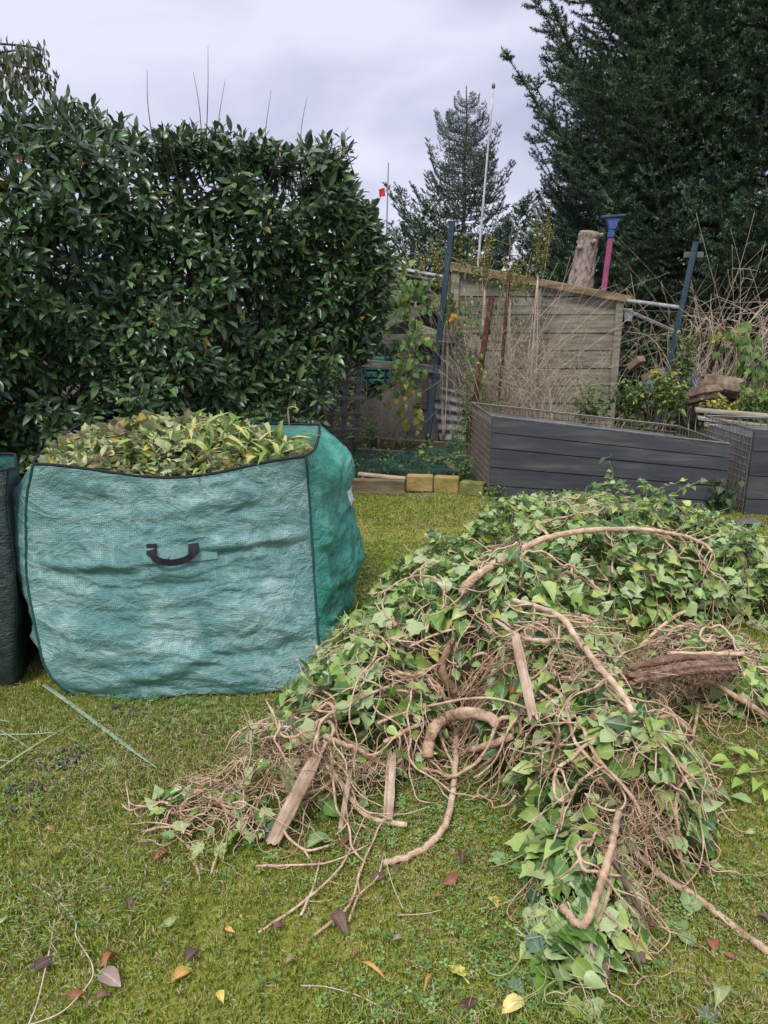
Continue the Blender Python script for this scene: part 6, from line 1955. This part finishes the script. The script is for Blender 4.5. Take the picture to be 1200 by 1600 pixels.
FALLEN = [  # px, py, size, turn (deg), kind, template, label
 (172, 1534, .085, -38, 'taupe', 'D3', 'large taupe brown leaf at the end of the white cord'),
 (176, 1508, .05, 70, 'rust', 'D0', 'narrow rust orange leaf just above the large taupe one'),
 (68, 1512, .055, 48, 'purple', 'D3', 'purple brown leaf left of the white cord'),
 (118, 1560, .04, 5, 'rust', 'D1', 'small rust leaf curled across the white cord'),
 (162, 1563, .035, 20, 'brown', 'D2', 'crumpled brown leaf below the large taupe one'),
 (202, 1421, .045, -60, 'purple', 'D0', 'curled purple brown leaf alone in the left lawn'),
 (8, 1443, .035, 65, 'pale', 'D3', 'cream leaf cut by the left edge of the view'),
 (265, 1447, .042, 25, 'pale', 'D1', 'pale yellow green leaf lying in the clover'),
 (78, 1300, .028, 10, 'rust', 'O0', 'small orange brown leaf below the worm casts'),
 (172, 1199, .085, 10, 'green', 'D3', 'large green leaf with brown patches below the bag'),
 (272, 1117, .038, 95, 'brown', 'D1', 'dark brown leaf stuck upright under the bag front'),
 (183, 1090, .03, 120, 'brown', 'D2', 'brown leaf tucked under the bag bottom edge'),
 (254, 1347, .055, 42, 'rust', 'D0', 'glossy rust orange leaf at the left tip of the heap'),
 (359, 1459, .03, -25, 'gold', 'O0', 'small golden leaf in the lawn left of centre'),
 (346, 1564, .042, -65, 'yellow', 'O0', 'narrow bright yellow leaf standing at the bottom left'),
 (285, 1530, .055, 30, 'gold', 'D2', 'half golden half brown crumpled leaf'),
 (300, 1500, .05, 55, 'purple', 'D0', 'dark shrivelled leaf beside the half golden one'),
 (436, 1455, .035, 10, 'brown', 'D2', 'shrivelled brown leaf at the end of the lower twigs'),
 (530, 1450, .075, -55, 'purple', 'D2', 'big rolled reddish brown leaf under the lower twigs'),
 (590, 1375, .045, 5, 'purple', 'D1', 'dark purple leaf below the curved branch'),
 (622, 1362, .025, 40, 'purple', 'D2', 'little dark leaf touching the end of the curved branch'),
 (722, 1345, .055, 80, 'brown', 'D0', 'upright brown leaf alone in front of the hollow'),
 (705, 1380, .055, 20, 'rust', 'D1', 'reddish curled leaf below the upright brown one'),
 (685, 1405, .022, 0, 'rust', 'O1', 'tiny rust leaf left of the yellow lobed one'),
 (773, 1414, .050, -80, 'yellow', 'L0', 'upper bright yellow lobed leaf pointing downwards'),
 (712, 1522, .055, 125, 'yellow', 'L0', 'lower bright yellow lobed leaf pointing up left'),
 (672, 1540, .065, 62, 'gold', 'N0', 'long orange strip of leaf near the lower yellow lobed one'),
 (585, 1522, .07, -38, 'gold', 'N0', 'long orange leaf strip left of the other one'),
 (622, 1473, .028, 15, 'taupe', 'D2', 'small greyish curled leaf in the centre lawn'),
 (665, 1460, .018, 5, 'brown', 'D1', 'tiny brown curled leaf right of the greyish one'),
 (552, 1495, .022, 90, 'rust', 'D0', 'thin rust scrap above the orange strip'),
 (455, 1508, .028, 20, 'taupe', 'D0', 'pinkish scrap of leaf at the lower left centre'),
 (803, 1578, .068, 28, 'spotted', 'O1', 'pale yellow leaf with a brown spot at the bottom'),
 (808, 1543, .042, 60, 'bluegreen', 'I2', 'blue green ivy leaf above the spotted yellow one'),
 (728, 1580, .06, 10, 'purple', 'D1', 'dark flat leaf at the bottom centre'),
 (1112, 1482, .058, 78, 'rust', 'O1', 'rust orange spotted leaf below the long bare branch'),
 (1142, 1501, .03, -20, 'rust', 'O0', 'smaller rust leaf right of the spotted one'),
 (1094, 1219, .030, 55, 'rust', 'D0', 'narrow rust leaf on the grass right of the heap'),
 (1148, 1188, .040, 0, 'rust', 'D1', 'pinkish brown leaf near the bright sprig'),
 (1125, 1250, .075, -8, 'green', 'O1', 'dark olive leaf lying left of the bright sprig'),
 (1160, 1255, .07, -30, 'green', 'O0', 'second dark olive leaf overlapping the first'),
 (1173, 1306, .032, 5, 'pale', 'O0', 'small pale grey green leaf at the right lawn'),
 (1100, 1304, .045, 100, 'bluegreen', 'I0', 'grey green round ivy leaf beside the heap right side'),
 (1095, 1362, .045, 80, 'purple', 'D2', 'dark curled leaf right of the trailing front end'),
 (1120, 1358, .035, 0, 'pale', 'I1', 'light green ivy leaf on the grass by the dark curled one'),
 (1193, 1447, .04, -40, 'purple', 'D0', 'blackish curled leaf at the right edge'),
 (1175, 1325, .02, 0, 'brown', 'D2', 'tiny brown bit below the pale grey green leaf'),
 (1075, 1415, .075, 80, 'green', 'I3', 'big green ivy leaf under the long bare branch'),
 (1050, 1450, .065, 120, 'green', 'I0', 'drooping green leaf left of the thin twig'),
 (1075, 1468, .055, 60, 'green', 'I2', 'lower green ivy leaf by the thin twig'),
 (1120, 1560, .075, 60, 'pale', 'D2', 'pale withered grey leaf near the lower right corner'),
 (1110, 1592, .06, 20, 'bluegreen', 'L0', 'pale lobed leaf at the bottom right corner'),
 (1073, 1550, .028, 80, 'pale', 'O0', 'small yellow green leaf left of the withered one'),
 (940, 1520, .05, -50, 'purple', 'D0', 'brown leaf beside the very tip of the trailing end'),
 (600, 905, .045, 10, 'bluegreen', 'O1', 'blue grey leaf on the lawn right of the bag'),
 (570, 925, .03, 60, 'pale', 'O0', 'light leaf near the bag right side'),
 (640, 862, .02, 20, 'brown', 'O0', 'small brown leaf on the far lawn'),
 (655, 1475, .018, 80, 'brown', 'D0', 'smallest brown scrap just left of the tiny curled leaf'),
 (800, 1078, .06, 70, 'rust', 'D1', 'rust leaf caught beside the steep batten'),
 (930, 1125, .06, 40, 'rust', 'O1', 'rust leaf caught on the stout slanting vine'),
 (862, 1045, .05, 100, 'rust', 'D2', 'dry orange brown leaf in the middle of the heap'),
 (618, 978, .035, 70, 'gold', 'D0', 'orange leaf at the upper left slope of the heap'),
 (838, 1200, .05, 100, 'brown', 'D3', 'brown leaf hanging on the left side of the trailing part'),
 (500, 1322, .085, 35, 'green', 'O1', 'large grey green leaf at the foot of the pale stake'),
 (540, 1322, .05, 60, 'brown', 'D2', 'crumpled reddish leaf beside the large grey green one'),
 (410, 1306, .062, -95, 'pale', 'L0', 'big pale lobed ivy leaf below the left fibrous roots'),
 (285, 1292, .062, -70, 'pale', 'I2', 'light green ivy leaf standing at the left tip'),
 (308, 1335, .06, -100, 'pale', 'L0', 'light lobed ivy leaf lying below the left tip'),
 (345, 1338, .05, -60, 'pale', 'I2', 'ivy leaf with a grey patch right of the lobed one'),
 (262, 1310, .04, 170, 'green', 'I1', 'green leaf shading the rust orange one at the left tip'),
 (840, 1480, .075, -70, 'bluegreen', 'L0', 'large dark veined ivy leaf at the left of the trailing end'),
 (990, 1480, .10, -80, 'purple', 'D3', 'long dark withered leaf behind the elbow branch'),
 (775, 1348, .055, -160, 'green', 'I2', 'green ivy leaf jutting out left of the trailing end')]
TT = {'D': T_DEAD, 'O': T_OVAL, 'L': T_LOBED, 'N': T_LONG, 'I': T_IVY}
for i, (px_, py_, s_, an, kd, tm, lb) in enumerate(FALLEN):
    p = H(px_, py_, .012)
    if p[2] < .03: p[2] += .012
    v, f_, r_ = TT[tm[0]][int(tm[1]) % len(TT[tm[0]])]
    v = v - np.array([0, .5, 0])
    v = v + np.stack([0*v[:, 0], 0*v[:, 1], .06*np.sin(v[:, 0]*9+i)*np.cos(v[:, 1]*7+i*2)], 1)
    a = R(an)
    D_ = np.array([[math.cos(a), math.sin(a)*1.0, rng.uniform(-.15, .3)]])
    onh = p[2] > .08
    N_ = np.array([[rng.normal(0, .18), -.25 if not onh else -.7, 1.]])
    M = frames(D_, N_)[0]
    wd = 1.25 if tm[0] == 'D' else 1.0
    V = (v*np.array([s_*wd, s_, s_])) @ M.T + p
    V[:, 2] += max(0, .008 - V[:, 2].min())
    nm = 'ivy_leaf' if tm[0] == 'I' else ('lobed_leaf' if tm[0] == 'L' else 'fallen_leaf')
    o = put(nm, V, f_, LM[kd], None, attrs={'rib': r_})
    if lb:
        tag(o, lb, 'leaf', 'leaves lying on the lawn and heap')
    else:
        tag(o, 'tiny reddish brown leaf scrap lying in the grass', 'leaf', 'leaves lying on the lawn and heap')
# anonymous little scraps nobody would count
n = 420
x = rng.uniform(-1.5, 1.5, n); y = rng.uniform(1.15, 3.6, n)
k = ~under_bag(x, y); x, y = x[k], y[k]; n = len(x)
m_scrap = leafmat('leaf_scrap', [(0, (.09, .05, .035)), (.4, (.20, .12, .07)), (.7, (.34, .24, .14)), (.9, (.42, .36, .14))], rough=.7)
tag(scatter(T_DEAD, np.stack([x, y, lawn_z(x, y)+.010], 1), rnd_unit(n)*[1, 1, .3], rnd_unit(n)*.5+[0, 0, .8], rng.uniform(.006, .020, n), 'leaf_scraps', m_scrap, None), 'tiny dead leaf scraps among the grass', None, None, 'stuff')

# cord, straps, dry stalks
m_cord = surf('string', [(.3, (.34, .29, .22)), (.7, (.54, .48, .38))], scale=30, rough=.8)
S_ = spline([gnd(px_, py_, .022) for (px_, py_) in ((50, 1381), (65, 1390), (95, 1412), (118, 1440), (118, 1462), (135, 1490), (144, 1508), (143, 1530), (115, 1565), (90, 1585), (50, 1600), (0, 1612))], 5)
tag(MB().tube(S_, .0016, 6).build('string', m_cord, None, smooth=True), 'thin off white cord winding over the lawn at the lower left', 'cord')
m_strap = surf('grey_green_strap', [(.3, (.17, .25, .18)), (.7, (.30, .40, .30))], scale=10, rough=.5)
m_bladeg = surf('long_grass_blade', [(.3, (.20, .28, .08)), (.7, (.34, .42, .16))], scale=10, rough=.6)
def strip(name, label, pts, w, mat, cat, lift=.036):
    Q = spline([np.array(gnd(px_, py_, lift)) for (px_, py_) in pts], 5)
    T = np.gradient(Q, axis=0); T[:, 2] = 0; T /= np.linalg.norm(T, axis=1)[:, None]
    S2 = np.stack([-T[:, 1], T[:, 0], 0*T[:, 0]], 1)
    n_ = len(Q); ww = np.interp(np.linspace(0, 1, n_), [0, .1, .7, 1], [.8, 1, .75, .15])[:, None]*w/2
    V = np.concatenate([Q+S2*ww, Q-[0, 0, .0025], Q-S2*ww, Q+[0, 0, .0015]])
    F = []
    for i in range(n_-1):
        for a, b_ in ((0, 1), (1, 2), (2, 3), (3, 0)):
            F.append((a*n_+i, b_*n_+i, b_*n_+i+1, a*n_+i+1))
    tag(put(name, V, F, mat, None, smooth=False), label, cat)
strip('plastic_strip', 'flat grey green strip on the lawn in front of the bag left corner', [(68, 1070), (100, 1092), (140, 1122), (180, 1152), (215, 1178), (245, 1200)], .018, m_strap, 'strip')
strip('reed', 'long grey green blade crossing the lawn at the left edge', [(-20, 1147), (40, 1147), (88, 1144)], .010, m_strap, 'reed')
strip('reed', 'long green blade slanting up towards the grey green strip', [(0, 1200), (30, 1180), (75, 1152), (128, 1124)], .009, m_bladeg, 'reed')
strip('reed', 'thin blade at the left edge crossing the slanting one', [(-10, 1136), (20, 1152), (50, 1172)], .006, m_strap, 'reed')
strip('reed', 'short upper blade cut by the left edge', [(-15, 1122), (16, 1128)], .009, m_strap, 'reed')
strip('reed', 'short lower blade cut by the left edge', [(-15, 1186), (22, 1190)], .006, m_strap, 'reed')
for i, (pts, lb) in enumerate(((((96, 1358), (88, 1420), (78, 1480), (60, 1560), (45, 1600)), 'long dry stalk crossing under the white cord'),
                  (((470, 1540), (510, 1542), (560, 1556), (600, 1575), (640, 1587)), 'pale bent straw in the lower centre lawn'),
                  (((600, 1330), (612, 1378), (630, 1420)), 'white thread like stalk below the curved branch'),
                  (((122, 1262), (140, 1250), (150, 1255)), 'short pale twig below the large green leaf'),
                  (((110, 1385), (125, 1350), (155, 1320)), 'fine curved stalk left of the lawn middle'),
                  (((575, 1545), (580, 1575), (582, 1592)), 'tiny pale stalk at the bottom centre'),
                  (((228, 1425), (250, 1390), (262, 1370)), 'short broken twig below the left tip of the heap'),
                  (((740, 1595), (760, 1575), (775, 1568)), 'pale stalk at the bottom between leaves'),
                  (((1100, 1530), (1140, 1575), (1165, 1600)), 'faint green stalk at the lower right corner'),
                  (((620, 1430), (660, 1428), (690, 1422)), 'brown stalk in the centre lawn'))):
    tag(MB().tube(spline([gnd(px_, py_, .020) for px_, py_ in pts], 5), .0014 if i else .0018, 4).build('dry_stalk', m_cord if i in (1, 2, 5) else m_dry, None, smooth=True), lb, 'stalk')
p = gnd(1072, 1586, .02)
br = thing('red_berry', 'single red berry in the grass at the lower right', 'berry', tuple(p))
th_, ph_ = np.linspace(.1, PI-.1, 7), np.arange(10)*2*PI/10
V = [(p.x+.006*math.sin(a)*math.cos(b_), p.y+.006*math.sin(a)*math.sin(b_), p.z+.006*math.cos(a)) for a in th_ for b_ in ph_]
F = [(i*10+j, i*10+10+j, i*10+10+(j+1) % 10, i*10+(j+1) % 10) for i in range(6) for j in range(10)]
MB().add(V, F, [(0, j+1, j) for j in range(1, 9)]).build('fruit', m_berry, br, smooth=True)
MB().tube([p+Vector((0, 0, .005)), p+Vector((.002, .001, .010))], .0009, 4).build('stalk', m_dryred, br)
